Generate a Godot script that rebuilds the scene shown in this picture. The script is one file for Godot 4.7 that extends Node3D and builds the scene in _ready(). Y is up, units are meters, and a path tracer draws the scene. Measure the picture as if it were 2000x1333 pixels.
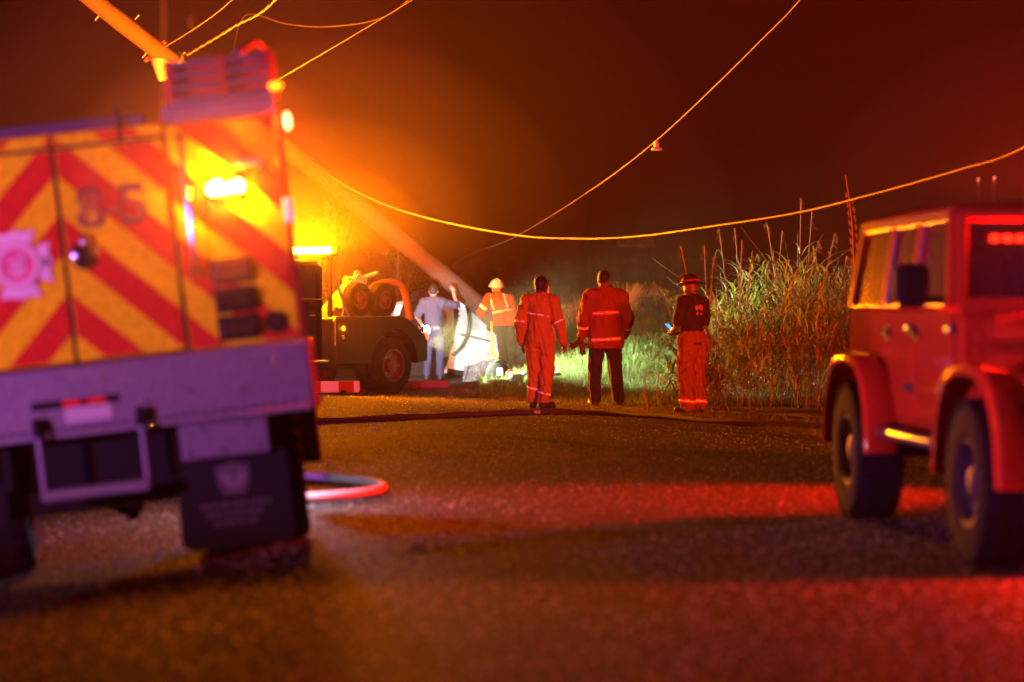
extends Node3D

# ---------------------------------------------------------------- mesh builder
class Mb:
	var v := PackedVector3Array()
	var n := PackedVector3Array()
	var c := PackedColorArray()
	var col := Color.WHITE
	var tint := false
	var xf := Transform3D()

	func tri(a: Vector3, b: Vector3, d: Vector3, na: Vector3, nb: Vector3, nd: Vector3) -> void:
		if (d - a).cross(b - a).dot(na + nb + nd) < 0.0:
			v.append(a); v.append(d); v.append(b)
			n.append(na); n.append(nd); n.append(nb)
		else:
			v.append(a); v.append(b); v.append(d)
			n.append(na); n.append(nb); n.append(nd)
		if tint:
			c.append(col); c.append(col); c.append(col)

	# flat face; "out" is a rough outward direction in local space
	func flat(pts: Array, out: Vector3) -> void:
		var w := []
		for p in pts:
			w.append(xf * p)
		var g: Vector3 = Vector3.ZERO
		for i in range(1, w.size() - 1):
			g += (w[i] - w[0]).cross(w[i + 1] - w[0])
		if g.length() < 1e-12:
			return
		g = g.normalized()
		if g.dot(xf.basis * out) < 0.0:
			g = -g
		for i in range(1, w.size() - 1):
			tri(w[0], w[i], w[i + 1], g, g, g)

	func box(at: Vector3, size: Vector3, bevel := 0.0, turn := Basis()) -> Mb:
		var keep := xf
		xf = xf * Transform3D(turn, at)
		var h := size * 0.5
		var b := minf(bevel, 0.49 * minf(size.x, minf(size.y, size.z)))
		for ax in 3:
			for s in [-1.0, 1.0]:
				var u := (ax + 1) % 3
				var w := (ax + 2) % 3
				var q := []
				for k in [[-1, -1], [1, -1], [1, 1], [-1, 1]]:
					var p := Vector3.ZERO
					p[ax] = s * h[ax]
					p[u] = k[0] * (h[u] - b)
					p[w] = k[1] * (h[w] - b)
					q.append(p)
				var o := Vector3.ZERO
				o[ax] = s
				flat(q, o)
		if b > 0.0:
			for ax in 3:
				var u := (ax + 1) % 3
				var w := (ax + 2) % 3
				for k in [[-1, -1], [1, -1], [1, 1], [-1, 1]]:
					var q := []
					for e in [[-1, 0], [1, 0], [1, 1], [-1, 1]]:
						var p := Vector3.ZERO
						p[ax] = e[0] * (h[ax] - b)
						p[u] = k[0] * (h[u] - (0.0 if e[1] == 0 else b))
						p[w] = k[1] * (h[w] - (b if e[1] == 0 else 0.0))
						q.append(p)
					var o := Vector3.ZERO
					o[u] = k[0]
					o[w] = k[1]
					flat(q, o)
			for sx in [-1.0, 1.0]:
				for sy in [-1.0, 1.0]:
					for sz in [-1.0, 1.0]:
						var sg := Vector3(sx, sy, sz)
						flat([Vector3(h.x, h.y - b, h.z - b) * sg, Vector3(h.x - b, h.y, h.z - b) * sg, Vector3(h.x - b, h.y - b, h.z) * sg], sg)
		xf = keep
		return self

	func beam(a: Vector3, b: Vector3, w: float, h: float, bevel := 0.0, up := Vector3.UP) -> Mb:
		var z := (b - a).normalized()
		var x := up.cross(z)
		if x.length() < 0.01:
			x = Vector3.RIGHT.cross(z)
		x = x.normalized()
		return box((a + b) * 0.5, Vector3(w, h, (b - a).length()), bevel, Basis(x, z.cross(x), z))

	func tube(pts: Array, rad, sides := 8, caps := true) -> Mb:
		var m := pts.size()
		var rings := []
		var dirs := []
		var ref := Vector3.ZERO
		for i in m:
			var t: Vector3 = (pts[mini(i + 1, m - 1)] - pts[maxi(i - 1, 0)]).normalized()
			if i == 0:
				ref = t.cross(Vector3.UP if absf(t.y) < 0.9 else Vector3.RIGHT).normalized()
			else:
				ref = (ref - t * ref.dot(t)).normalized()
			var q := t.cross(ref)
			var r: float = rad[i] if rad is Array else rad
			var ring := []
			var nr := []
			for k in sides:
				var a := TAU * k / sides
				var o := ref * cos(a) + q * sin(a)
				ring.append(xf * (pts[i] + o * r))
				nr.append((xf.basis * o).normalized())
			rings.append(ring)
			dirs.append(nr)
		for i in m - 1:
			for k in sides:
				var j := (k + 1) % sides
				tri(rings[i][k], rings[i + 1][k], rings[i + 1][j], dirs[i][k], dirs[i + 1][k], dirs[i + 1][j])
				tri(rings[i][k], rings[i + 1][j], rings[i][j], dirs[i][k], dirs[i + 1][j], dirs[i][j])
		if caps:
			for e in [0, m - 1]:
				var t: Vector3 = (pts[0] - pts[1]).normalized() if e == 0 else (pts[m - 1] - pts[m - 2]).normalized()
				t = (xf.basis * t).normalized()
				for k in range(1, sides - 1):
					tri(rings[e][0], rings[e][k], rings[e][k + 1], t, t, t)
		return self

	# profile of (radius, along axis); turned about the axis through "at"
	func lathe(prof: Array, seg: int, at := Vector3.ZERO, axis := Vector3.UP) -> Mb:
		var keep := xf
		var y := axis.normalized()
		var x := y.cross(Vector3.FORWARD if absf(y.z) < 0.9 else Vector3.UP).normalized()
		xf = xf * Transform3D(Basis(x, y, x.cross(y)), at)
		var m := prof.size()
		var sn := []
		for i in m - 1:
			var e: Vector2 = prof[i + 1] - prof[i]
			sn.append(Vector2(e.y, -e.x).normalized())
		for i in m - 1:
			var n0: Vector2 = sn[i]
			var n1: Vector2 = sn[i]
			if i > 0 and sn[i - 1].dot(sn[i]) > 0.75:
				n0 = (sn[i - 1] + sn[i]).normalized()
			if i < m - 2 and sn[i + 1].dot(sn[i]) > 0.75:
				n1 = (sn[i + 1] + sn[i]).normalized()
			for k in seg:
				var a := TAU * k / seg
				var b := TAU * (k + 1) / seg
				var ca := Vector3(cos(a), 0, sin(a))
				var cb := Vector3(cos(b), 0, sin(b))
				var p00: Vector3 = xf * (ca * prof[i].x + Vector3.UP * prof[i].y)
				var p01: Vector3 = xf * (cb * prof[i].x + Vector3.UP * prof[i].y)
				var p10: Vector3 = xf * (ca * prof[i + 1].x + Vector3.UP * prof[i + 1].y)
				var p11: Vector3 = xf * (cb * prof[i + 1].x + Vector3.UP * prof[i + 1].y)
				var m00 := (xf.basis * (ca * n0.x + Vector3.UP * n0.y)).normalized()
				var m01 := (xf.basis * (cb * n0.x + Vector3.UP * n0.y)).normalized()
				var m10 := (xf.basis * (ca * n1.x + Vector3.UP * n1.y)).normalized()
				var m11 := (xf.basis * (cb * n1.x + Vector3.UP * n1.y)).normalized()
				if prof[i + 1].x > 1e-5:
					tri(p00, p10, p11, m00, m10, m11)
				if prof[i].x > 1e-5:
					tri(p00, p11, p01, m00, m11, m01)
		xf = keep
		return self

	# polygon in xy, from z0 to z1, with chamfered rims
	func prism(poly: Array, z0: float, z1: float, bevel := 0.0) -> Mb:
		var p := PackedVector2Array(poly)
		if Geometry2D.is_polygon_clockwise(p):
			p.reverse()
		var m := p.size()
		var ins := PackedVector2Array()
		for i in m:
			var a := (p[i] - p[(i + m - 1) % m]).normalized()
			var b := (p[(i + 1) % m] - p[i]).normalized()
			var na := Vector2(-a.y, a.x)
			var nb := Vector2(-b.y, b.x)
			var mid := na + nb
			mid = mid / maxf(0.4, 1.0 + na.dot(nb))
			ins.append(p[i] + mid * bevel)
		var idx := Geometry2D.triangulate_polygon(ins)
		for side in [0, 1]:
			var z := z0 if side == 0 else z1
			var o := Vector3(0, 0, -1) if side == 0 else Vector3(0, 0, 1)
			for k in range(0, idx.size(), 3):
				flat([Vector3(ins[idx[k]].x, ins[idx[k]].y, z), Vector3(ins[idx[k + 1]].x, ins[idx[k + 1]].y, z), Vector3(ins[idx[k + 2]].x, ins[idx[k + 2]].y, z)], o)
		for i in m:
			var j := (i + 1) % m
			var e := (p[j] - p[i]).normalized()
			var o := Vector3(e.y, -e.x, 0)
			flat([Vector3(p[i].x, p[i].y, z0 + bevel), Vector3(p[j].x, p[j].y, z0 + bevel), Vector3(p[j].x, p[j].y, z1 - bevel), Vector3(p[i].x, p[i].y, z1 - bevel)], o)
			if bevel > 0.0:
				flat([Vector3(p[i].x, p[i].y, z0 + bevel), Vector3(p[j].x, p[j].y, z0 + bevel), Vector3(ins[j].x, ins[j].y, z0), Vector3(ins[i].x, ins[i].y, z0)], o + Vector3(0, 0, -1))
				flat([Vector3(p[i].x, p[i].y, z1 - bevel), Vector3(p[j].x, p[j].y, z1 - bevel), Vector3(ins[j].x, ins[j].y, z1), Vector3(ins[i].x, ins[i].y, z1)], o + Vector3(0, 0, 1))
		return self

	# rows of points joined into one smooth skin
	func loft(rows: Array, ring := false) -> Mb:
		var a := rows.size()
		var b: int = rows[0].size()
		var nr := []
		for i in a:
			var line := []
			for j in b:
				var du: Vector3 = rows[mini(i + 1, a - 1)][j] - rows[maxi(i - 1, 0)][j]
				var dv: Vector3 = rows[i][(j + 1) % b if ring else mini(j + 1, b - 1)] - rows[i][(j + b - 1) % b if ring else maxi(j - 1, 0)]
				line.append((xf.basis * du.cross(dv)).normalized())
			nr.append(line)
		for i in a - 1:
			for j in (b if ring else b - 1):
				var k := (j + 1) % b
				tri(xf * rows[i][j], xf * rows[i + 1][j], xf * rows[i + 1][k], nr[i][j], nr[i + 1][j], nr[i + 1][k])
				tri(xf * rows[i][j], xf * rows[i + 1][k], xf * rows[i][k], nr[i][j], nr[i + 1][k], nr[i][k])
		return self

	func ball(at: Vector3, r: Vector3, seg := 12, rings := 8) -> Mb:
		var rows := []
		for i in rings + 1:
			var th := PI * i / rings
			var row := []
			for k in seg:
				var a := TAU * k / seg
				row.append(Vector3(sin(th) * cos(a), cos(th), sin(th) * sin(a)))
			rows.append(row)
		for i in rings:
			for k in seg:
				var j := (k + 1) % seg
				var q := [rows[i][k], rows[i + 1][k], rows[i + 1][j], rows[i][j]]
				var p := []
				var m := []
				for e in q:
					p.append(xf * (at + e * r))
					m.append((xf.basis * (e / r)).normalized())
				tri(p[0], p[1], p[2], m[0], m[1], m[2])
				tri(p[0], p[2], p[3], m[0], m[2], m[3])
		return self

	# a folded leaf blade along pts; side is the direction of its width
	func blade(pts: Array, wide: float, side: Vector3, fold := 0.25, tip := 0.04) -> Mb:
		var m := pts.size()
		var l := []
		var mid := []
		var r := []
		for i in m:
			var t := float(i) / (m - 1)
			var w := wide * maxf(tip, (1.0 - pow(t, 2.2)) * minf(1.0, 0.45 + t * 3.0))
			var d: Vector3 = (pts[mini(i + 1, m - 1)] - pts[maxi(i - 1, 0)]).normalized()
			var s := (side - d * side.dot(d)).normalized()
			var up := s.cross(d)
			l.append(pts[i] - s * w + up * w * fold)
			r.append(pts[i] + s * w + up * w * fold)
			mid.append(pts[i])
		loft([l, mid, r])
		return self

	func mesh() -> ArrayMesh:
		var arr := []
		arr.resize(Mesh.ARRAY_MAX)
		arr[Mesh.ARRAY_VERTEX] = v
		arr[Mesh.ARRAY_NORMAL] = n
		if tint:
			arr[Mesh.ARRAY_COLOR] = c
		var am := ArrayMesh.new()
		am.add_surface_from_arrays(Mesh.PRIMITIVE_TRIANGLES, arr)
		return am

	# surface nets of joined tapered capsules: bones are [a, b, ra, rb, flat_axis, flat_factor]
	func skin(bones: Array, cell: float, k: float, wrinkle := 0.0, noise: FastNoiseLite = null, planes := []) -> Mb:
		var lo := Vector3(1e9, 1e9, 1e9)
		var hi := -lo
		for b in bones:
			var r := Vector3.ONE * (maxf(b[2], b[3]) + 2.5 * cell + k * 0.5)
			lo = lo.min(b[0] - r).min(b[1] - r)
			hi = hi.max(b[0] + r).max(b[1] + r)
		var nx := int((hi.x - lo.x) / cell) + 2
		var ny := int((hi.y - lo.y) / cell) + 2
		var nz := int((hi.z - lo.z) / cell) + 2
		var f := PackedFloat32Array()
		f.resize(nx * ny * nz)
		f.fill(0.3)
		for b in bones:
			var a: Vector3 = b[0]
			var ab: Vector3 = b[1] - a
			var ra: float = b[2]
			var rb: float = b[3]
			var l2 := maxf(ab.length_squared(), 1e-9)
			var fl: Vector3 = b[4] if b.size() > 4 else Vector3.ZERO
			var ff: float = (b[5] if b.size() > 5 else 1.0) - 1.0
			var r := Vector3.ONE * (maxf(ra, rb) + 2.2 * cell + k)
			var i0 := Vector3i(((a.min(b[1]) - r - lo) / cell).floor()).clamp(Vector3i.ZERO, Vector3i(nx - 1, ny - 1, nz - 1))
			var i1 := Vector3i(((a.max(b[1]) + r - lo) / cell).ceil()).clamp(Vector3i.ZERO, Vector3i(nx - 1, ny - 1, nz - 1))
			for z in range(i0.z, i1.z + 1):
				for y in range(i0.y, i1.y + 1):
					var row := (z * ny + y) * nx
					for x in range(i0.x, i1.x + 1):
						var p := lo + Vector3(x, y, z) * cell - a
						var t := clampf(p.dot(ab) / l2, 0.0, 1.0)
						p -= ab * t
						if ff != 0.0:
							p += fl * (p.dot(fl) * ff)
						var d := p.length() - ra - (rb - ra) * t
						var e := f[row + x]
						var h := maxf(k - absf(d - e), 0.0)
						f[row + x] = minf(d, e) - h * h / (4.0 * k)
		for z in nz:
			for y in ny:
				for x in nx:
					var q := (z * ny + y) * nx + x
					if absf(f[q]) < 0.08:
						var p := lo + Vector3(x, y, z) * cell
						if wrinkle > 0.0:
							f[q] += wrinkle * (0.75 * noise.get_noise_3d(p.x * 1.5 + p.y * 0.25, p.y * 0.40 + p.x * 0.35, p.z * 1.5) + 0.3 * noise.get_noise_3d(p.x * 0.6, p.y * 1.5, p.z * 0.6 + 5.0))
						for pl in planes:
							f[q] = maxf(f[q], (p - pl[0]).dot(pl[1]))
					elif f[q] < 0.0:
						var p := lo + Vector3(x, y, z) * cell
						for pl in planes:
							f[q] = maxf(f[q], (p - pl[0]).dot(pl[1]))
		var at := {}
		var sx := 1
		var sy := nx
		var sz := nx * ny
		for z in range(1, nz - 2):
			for y in range(1, ny - 2):
				for x in range(1, nx - 2):
					var q := (z * ny + y) * nx + x
					if absf(f[q]) > 3.0 * cell:
						continue
					var mask := 0
					var sum := Vector3.ZERO
					var cnt := 0
					var cv := [f[q], f[q + sx], f[q + sy], f[q + sx + sy], f[q + sz], f[q + sx + sz], f[q + sy + sz], f[q + sx + sy + sz]]
					for i in 8:
						if cv[i] < 0.0:
							mask |= 1 << i
					if mask == 0 or mask == 255:
						continue
					for i in 8:
						for bit in [1, 2, 4]:
							if i & bit:
								continue
							var j: int = i | bit
							if (cv[i] < 0.0) != (cv[j] < 0.0):
								var t: float = cv[i] / (cv[i] - cv[j])
								var p := Vector3(i & 1, (i >> 1) & 1, (i >> 2) & 1)
								p[0 if bit == 1 else (1 if bit == 2 else 2)] += t
								sum += p
								cnt += 1
					var g := Vector3(cv[1] + cv[3] + cv[5] + cv[7] - cv[0] - cv[2] - cv[4] - cv[6], cv[2] + cv[3] + cv[6] + cv[7] - cv[0] - cv[1] - cv[4] - cv[5], cv[4] + cv[5] + cv[6] + cv[7] - cv[0] - cv[1] - cv[2] - cv[3])
					at[q] = [xf * (lo + (Vector3(x, y, z) + sum / cnt) * cell), (xf.basis * g).normalized()]
		for q in at:
			var steps := [[sx, sy, sz], [sy, sz, sx], [sz, sx, sy]]
			for s in steps:
				if (f[q] < 0.0) == (f[q + s[0]] < 0.0):
					continue
				var a1: int = q - s[1]
				var a2: int = q - s[2]
				var a3: int = q - s[1] - s[2]
				if at.has(a1) and at.has(a2) and at.has(a3):
					tri(at[q][0], at[a1][0], at[a3][0], at[q][1], at[a1][1], at[a3][1])
					tri(at[q][0], at[a3][0], at[a2][0], at[q][1], at[a3][1], at[a2][1])
		return self


# ---------------------------------------------------------------- scene helpers
var taken := {}
var M := {}
var rng := RandomNumberGenerator.new()
var cloth_noise := FastNoiseLite.new()
var lie_noise := FastNoiseLite.new()

func numbered(called: String) -> String:
	if not taken.has(called):
		taken[called] = 0
		return called
	taken[called] += 1
	return "%s_%03d" % [called, taken[called]]

func tag(o: Node3D, label: String, category := "", group := "", kind := "") -> Node3D:
	if label: o.set_meta("label", label)
	if category: o.set_meta("category", category)
	if group: o.set_meta("group", group)
	if kind: o.set_meta("kind", kind)
	return o

# the plan below is drawn with depths shortened; DEEP stretches them to metres
const DEEP := 1.7

func deep(v: Vector3) -> Vector3:
	return Vector3(v.x, v.y, v.z * DEEP)

func thing_at(called: String, label: String, category: String, at: Vector3, turn := Vector3.ZERO, group := "") -> Node3D:
	return thing(called, label, category, Vector3(at.x, at.y, at.z / DEEP), turn, group)

func thing(called: String, label: String, category: String, at := Vector3.ZERO, turn := Vector3.ZERO, group := "") -> Node3D:
	var o := Node3D.new()
	o.name = numbered(called)
	add_child(o)
	o.position = deep(at)
	o.rotation = turn
	tag(o, label, category, group)
	return o

func part(called: String, shape, m: Material, parent: Node3D = null) -> MeshInstance3D:
	var o := MeshInstance3D.new()
	o.mesh = shape.mesh() if shape is Mb else shape
	o.material_override = null
	for i in o.mesh.get_surface_count():
		o.set_surface_override_material(i, m)
	if parent == null:
		o.name = numbered(called)
		add_child(o)
	else:
		o.name = called
		parent.add_child(o, true)
	return o

func mb() -> Mb:
	return Mb.new()

func lin(r: float, g: float, b: float, a := 1.0) -> Color:
	return Color(r, g, b, a).linear_to_srgb()

func speckle(freq: float, low: float, high: float, seed_ := 1, octaves := 4, size := 512) -> NoiseTexture2D:
	var fn := FastNoiseLite.new()
	fn.seed = seed_
	fn.frequency = freq
	fn.fractal_octaves = octaves
	var t := NoiseTexture2D.new()
	t.width = size
	t.height = size
	t.seamless = true
	t.noise = fn
	var g := Gradient.new()
	g.set_color(0, Color(low, low, low))
	g.set_color(1, Color(high, high, high))
	t.color_ramp = g
	return t

func mat(called: String, col: Color, rough := 0.7, metal := 0.0, tex: Texture2D = null, scale := 1.0, bump: Texture2D = null, relief := 0.0) -> StandardMaterial3D:
	var m := StandardMaterial3D.new()
	m.resource_name = called
	m.albedo_color = col
	m.roughness = rough
	m.metallic = metal
	if tex or bump:
		m.uv1_triplanar = true
		m.uv1_scale = Vector3.ONE * scale
	if tex:
		m.albedo_texture = tex
	if bump:
		m.heightmap_enabled = true
		m.heightmap_texture = bump
		m.heightmap_scale = relief
	M[called] = m
	return m

func glow(called: String, col: Color, energy: float) -> StandardMaterial3D:
	var m := mat(called, col, 0.4)
	m.emission_enabled = true
	m.emission = col
	m.emission_energy_multiplier = energy
	return m

func omni(parent: Node3D, at: Vector3, col: Color, energy: float, size := 0.04) -> OmniLight3D:
	var l := OmniLight3D.new()
	l.name = "lamp_glow"
	l.light_color = col
	l.light_energy = energy
	l.light_size = size
	l.omni_range = 80.0
	l.omni_attenuation = 2.0
	l.shadow_enabled = true
	parent.add_child(l, true)
	l.position = at
	return l

func curve(pts: Array, steps: int) -> Array:
	var out := []
	var m := pts.size()
	for i in m - 1:
		var p0: Vector3 = pts[maxi(i - 1, 0)]
		var p3: Vector3 = pts[mini(i + 2, m - 1)]
		for s in steps:
			out.append(pts[i].cubic_interpolate(pts[i + 1], p0, p3, float(s) / steps))
	out.append(pts[m - 1])
	return out

func track(pts: Array, x: float) -> float:
	if x <= pts[0][0]:
		return pts[0][1]
	for i in pts.size() - 1:
		if x <= pts[i + 1][0]:
			return lerpf(pts[i][1], pts[i + 1][1], (x - pts[i][0]) / (pts[i + 1][0] - pts[i][0]))
	return pts[-1][1]

const ROAD_EDGE := [[-30.0, 5.4], [6.0, 5.2], [10.0, 4.6], [15.0, 3.24], [18.9, 1.36], [21.7, -0.78], [25.5, -5.0], [30.0, -11.0], [60.0, -52.0]]
const ROAD_FAR_EDGE := [[-30.0, -5.6], [10.0, -5.8], [16.0, -8.0], [20.0, -11.5], [24.0, -16.0], [30.0, -24.0], [60.0, -66.0]]

# height of the land: the carriageway falls away under the fire engine, a bank rises past the verge
func land(x: float, z: float) -> float:
	var d := -z
	var xc := x + clampf(d - 7.1, -20.0, 10.0) * 0.164
	var y := -clampf(-1.1 - xc, 0.0, 4.0) * 0.114 * (1.0 - smoothstep(13.5, 18.0, d))
	var bank := 1.2 * smoothstep(20.3, 27.5, d) * smoothstep(-0.9, 1.7, x)
	bank = maxf(bank, 0.95 * smoothstep(28.0, 34.0, d))
	y += bank
	var off := smoothstep(0.0, 1.2, x - track(ROAD_EDGE, d))
	y += off * (0.05 + 0.05 * lie_noise.get_noise_2d(x * 30.0, z * 30.0)) * (1.0 - smoothstep(34.0, 60.0, d))
	return y

# ---------------------------------------------------------------- the scene
const AMBER := Color(1.0, 0.49, 0.0)
const RED := Color(1.0, 0.10, 0.02)

func _ready() -> void:
	rng.seed = 85
	cloth_noise.seed = 4
	cloth_noise.frequency = 9.0
	cloth_noise.fractal_octaves = 2
	lie_noise.seed = 9
	lie_noise.frequency = 0.02

	var cam := Camera3D.new()
	cam.name = "camera"
	cam.fov = 16.07
	cam.near = 0.1
	cam.far = 900.0
	add_child(cam)
	cam.position = Vector3(0, 1.32, 0)
	cam.rotation = Vector3(deg_to_rad(-0.73), 0, 0)
	var lens := CameraAttributesPhysical.new()
	lens.frustum_focal_length = 85.0
	lens.frustum_focus_distance = 32.0
	lens.exposure_aperture = 1.15
	lens.frustum_near = 0.1
	lens.frustum_far = 900.0
	cam.attributes = lens
	cam.fov = 16.07
	cam.near = 0.1
	cam.far = 900.0
	cam.current = true

	var env := Environment.new()
	env.background_mode = Environment.BG_SKY
	var night := ProceduralSkyMaterial.new()
	night.sky_top_color = lin(0.005, 0.0005, 0.0001)
	night.sky_horizon_color = lin(0.012, 0.0014, 0.0002)
	night.sky_curve = 0.2
	night.ground_bottom_color = lin(0.004, 0.0006, 0.0002)
	night.ground_horizon_color = lin(0.010, 0.0015, 0.0003)
	night.sun_angle_max = 0.1
	env.sky = Sky.new()
	env.sky.sky_material = night
	env.tonemap_mode = Environment.TONE_MAPPER_LINEAR
	env.tonemap_exposure = 1.0
	env.sdfgi_enabled = true
	env.ssao_enabled = true
	env.ssil_enabled = true
	env.volumetric_fog_enabled = true
	env.volumetric_fog_density = 0.0
	env.fog_enabled = true
	env.fog_density = 0.0006
	env.fog_light_color = Color(1.0, 0.72, 0.38)
	var we := WorldEnvironment.new()
	we.name = "night_air"
	we.environment = env
	add_child(we)

	materials()
	setting()
	backdrop()
	fire_engine()
	tow_truck()
	jeep()
	crash()
	patrol_car()
	rescue_pickup()
	haze_banks()
	poles_and_wires()
	hoses_and_tools()
	people()
	plants()

func materials() -> void:
	var fine := speckle(0.045, 0.78, 1.0, 3, 5)
	var broad := speckle(0.012, 0.6, 1.0, 5, 4)
	var grit := speckle(0.16, 0.25, 1.0, 8, 3)
	var bumps := speckle(0.09, 0.0, 1.0, 12, 3)
	var soft := speckle(0.02, 0.0, 1.0, 14, 3)
	mat("asphalt", lin(0.10, 0.092, 0.085), 0.85, 0.0, grit, 0.45, bumps, 2.4)
	mat("stone", Color(1, 1, 1), 0.45)
	M.asphalt.metallic_specular = 0.12
	M.stone.vertex_color_use_as_albedo = true
	mat("soil", lin(0.075, 0.06, 0.035), 0.95, 0.0, grit, 0.4, bumps, 3.0)
	mat("tape_yellow", lin(0.80, 0.72, 0.006), 0.75, 0.0, fine, 0.9)
	mat("tape_red", lin(0.56, 0.028, 0.012), 0.75, 0.0, fine, 0.9)
	M.tape_yellow.metallic_specular = 0.15
	M.tape_red.metallic_specular = 0.15
	mat("tape_white", lin(0.75, 0.72, 0.66), 0.5)
	mat("engine_paint", lin(0.42, 0.018, 0.012), 0.25)
	M.engine_paint.clearcoat_enabled = true
	mat("tar", lin(0.012, 0.011, 0.010), 0.9)
	M.tar.metallic_specular = 0.08
	mat("rack_grey", lin(0.10, 0.085, 0.08), 0.7)
	mat("tread_plate", lin(0.19, 0.18, 0.19), 0.42, 0.25, fine, 1.1, bumps, 0.35)
	mat("steel", lin(0.34, 0.34, 0.35), 0.5, 0.7, fine, 1.4)
	mat("chrome", lin(0.8, 0.8, 0.82), 0.07, 1.0)
	mat("black_plastic", lin(0.012, 0.011, 0.011), 0.6, 0.0, fine, 2.0)
	mat("black_gloss", lin(0.012, 0.011, 0.011), 0.18)
	mat("rubber", lin(0.013, 0.012, 0.012), 0.92, 0.0, fine, 3.0)
	M.rubber.metallic_specular = 0.25
	M.black_plastic.metallic_specular = 0.15
	mat("gold", lin(0.33, 0.13, 0.02), 0.5, 0.1)
	mat("outline", lin(0.025, 0.014, 0.008), 0.6)
	mat("emblem_white", lin(0.72, 0.66, 0.56), 0.5, 0.0, fine, 2.0)
	mat("emblem_pink", lin(0.55, 0.08, 0.14), 0.5)
	mat("dark_lens", lin(0.10, 0.012, 0.01), 0.35)
	mat("flap_print", lin(0.055, 0.045, 0.04), 0.8)
	mat("flap_wing", lin(0.13, 0.10, 0.10), 0.8)
	mat("red_reflector", lin(0.65, 0.02, 0.01), 0.2)
	mat("label_plate", lin(0.42, 0.40, 0.36), 0.4, 0.2)
	mat("netting", lin(0.20, 0.17, 0.20), 0.9, 0.0, grit, 6.0)

	mat("tow_paint", lin(0.012, 0.009, 0.008), 0.3, 0.0, fine, 0.7)
	M.tow_paint.metallic_specular = 0.2
	mat("guard_paint", lin(0.22, 0.08, 0.02), 0.6)
	mat("tow_trim", lin(0.55, 0.45, 0.2), 0.25, 0.9)
	mat("white_paint", lin(0.78, 0.78, 0.77), 0.35, 0.0, fine, 0.8)
	mat("red_iron", lin(0.40, 0.03, 0.018), 0.5, 0.0, grit, 1.5)
	mat("tow_window", lin(0.02, 0.02, 0.02), 0.06)

	mat("jeep_paint", lin(0.52, 0.045, 0.012), 0.6)
	M.jeep_paint.specular_mode = BaseMaterial3D.SPECULAR_DISABLED
	M.jeep_paint.uv1_triplanar = true
	M.jeep_paint.heightmap_enabled = true
	M.jeep_paint.heightmap_texture = soft
	M.jeep_paint.heightmap_scale = 0.9
	M.jeep_paint.clearcoat_enabled = true
	M.jeep_paint.clearcoat = 1.0
	M.jeep_paint.clearcoat_roughness = 0.06
	mat("jeep_rim", lin(0.03, 0.027, 0.027), 0.6, 0.0)
	mat("jeep_trim", lin(0.10, 0.09, 0.085), 0.25, 0.4)
	mat("jeep_cloth", lin(0.03, 0.028, 0.026), 0.9)
	var pane := mat("jeep_glass", lin(0.03, 0.025, 0.02, 0.55), 0.04)
	pane.transparency = BaseMaterial3D.TRANSPARENCY_ALPHA
	mat("mirror", lin(0.9, 0.9, 0.9), 0.02, 1.0)

	mat("crash_white", lin(0.74, 0.75, 0.76), 0.4, 0.0, broad, 0.6)
	M.crash_white.clearcoat_enabled = true
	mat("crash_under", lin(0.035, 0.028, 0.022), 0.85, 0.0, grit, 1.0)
	mat("crash_grey", lin(0.36, 0.38, 0.36), 0.5, 0.2, broad, 0.6)
	mat("rim_grey", lin(0.52, 0.53, 0.54), 0.35, 0.6, fine, 1.0)
	mat("torn_sheet", lin(0.20, 0.215, 0.21), 0.5, 0.0, broad, 1.2, soft, 3.0)

	mat("pole_wood", lin(0.25, 0.12, 0.06), 0.9, 0.0, grit, 0.6, bumps, 1.2)
	mat("far_pole", lin(0.26, 0.17, 0.10), 0.9, 0.0, grit, 0.5)
	mat("can_grey", lin(0.55, 0.56, 0.58), 0.45, 0.1, fine, 1.0)
	mat("can_red", lin(0.45, 0.06, 0.05), 0.5)
	mat("wire", lin(0.17, 0.14, 0.10), 0.5, 0.2)
	mat("wire_pale", lin(0.26, 0.22, 0.18), 0.5)
	mat("porcelain", lin(0.75, 0.6, 0.55), 0.25)
	mat("hose_white", lin(0.68, 0.68, 0.70), 0.75, 0.0, fine, 5.0, bumps, 0.3)
	mat("hose_dark", lin(0.055, 0.03, 0.022), 0.8, 0.0, fine, 5.0, bumps, 0.3)
	mat("hook_yellow", lin(0.70, 0.52, 0.02), 0.4)
	mat("tool_silver", lin(0.6, 0.62, 0.64), 0.3, 0.7)

	mat("building_wall", lin(0.16, 0.11, 0.085), 0.9, 0.0, broad, 0.2)
	mat("building_roof", lin(0.22, 0.15, 0.11), 0.6, 0.1, broad, 0.2)
	mat("shutter_white", lin(0.80, 0.76, 0.74), 0.7, 0.0, broad, 0.3)
	mat("board_sign", lin(0.42, 0.28, 0.2), 0.7, 0.0, broad, 0.5)

	mat("skin_light", lin(0.42, 0.22, 0.14), 0.55)
	mat("skin_brown", lin(0.16, 0.075, 0.042), 0.5)
	mat("skin_deep", lin(0.085, 0.042, 0.026), 0.48)
	mat("hair_dark", lin(0.03, 0.018, 0.012), 0.7, 0.0, grit, 8.0)
	mat("shirt_navy", lin(0.075, 0.072, 0.125), 0.9, 0.0, fine, 3.0, bumps, 0.2)
	mat("trouser_blue", lin(0.045, 0.05, 0.115), 0.9, 0.0, fine, 3.0, bumps, 0.2)
	mat("vest_orange", lin(0.75, 0.12, 0.012), 0.8, 0.0, fine, 3.0, bumps, 0.2)
	mat("coverall_orange", lin(0.44, 0.19, 0.014), 0.85, 0.0, fine, 3.0, bumps, 0.25)
	mat("coat_red", lin(0.27, 0.042, 0.012), 0.85, 0.0, fine, 3.0, bumps, 0.25)
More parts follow.
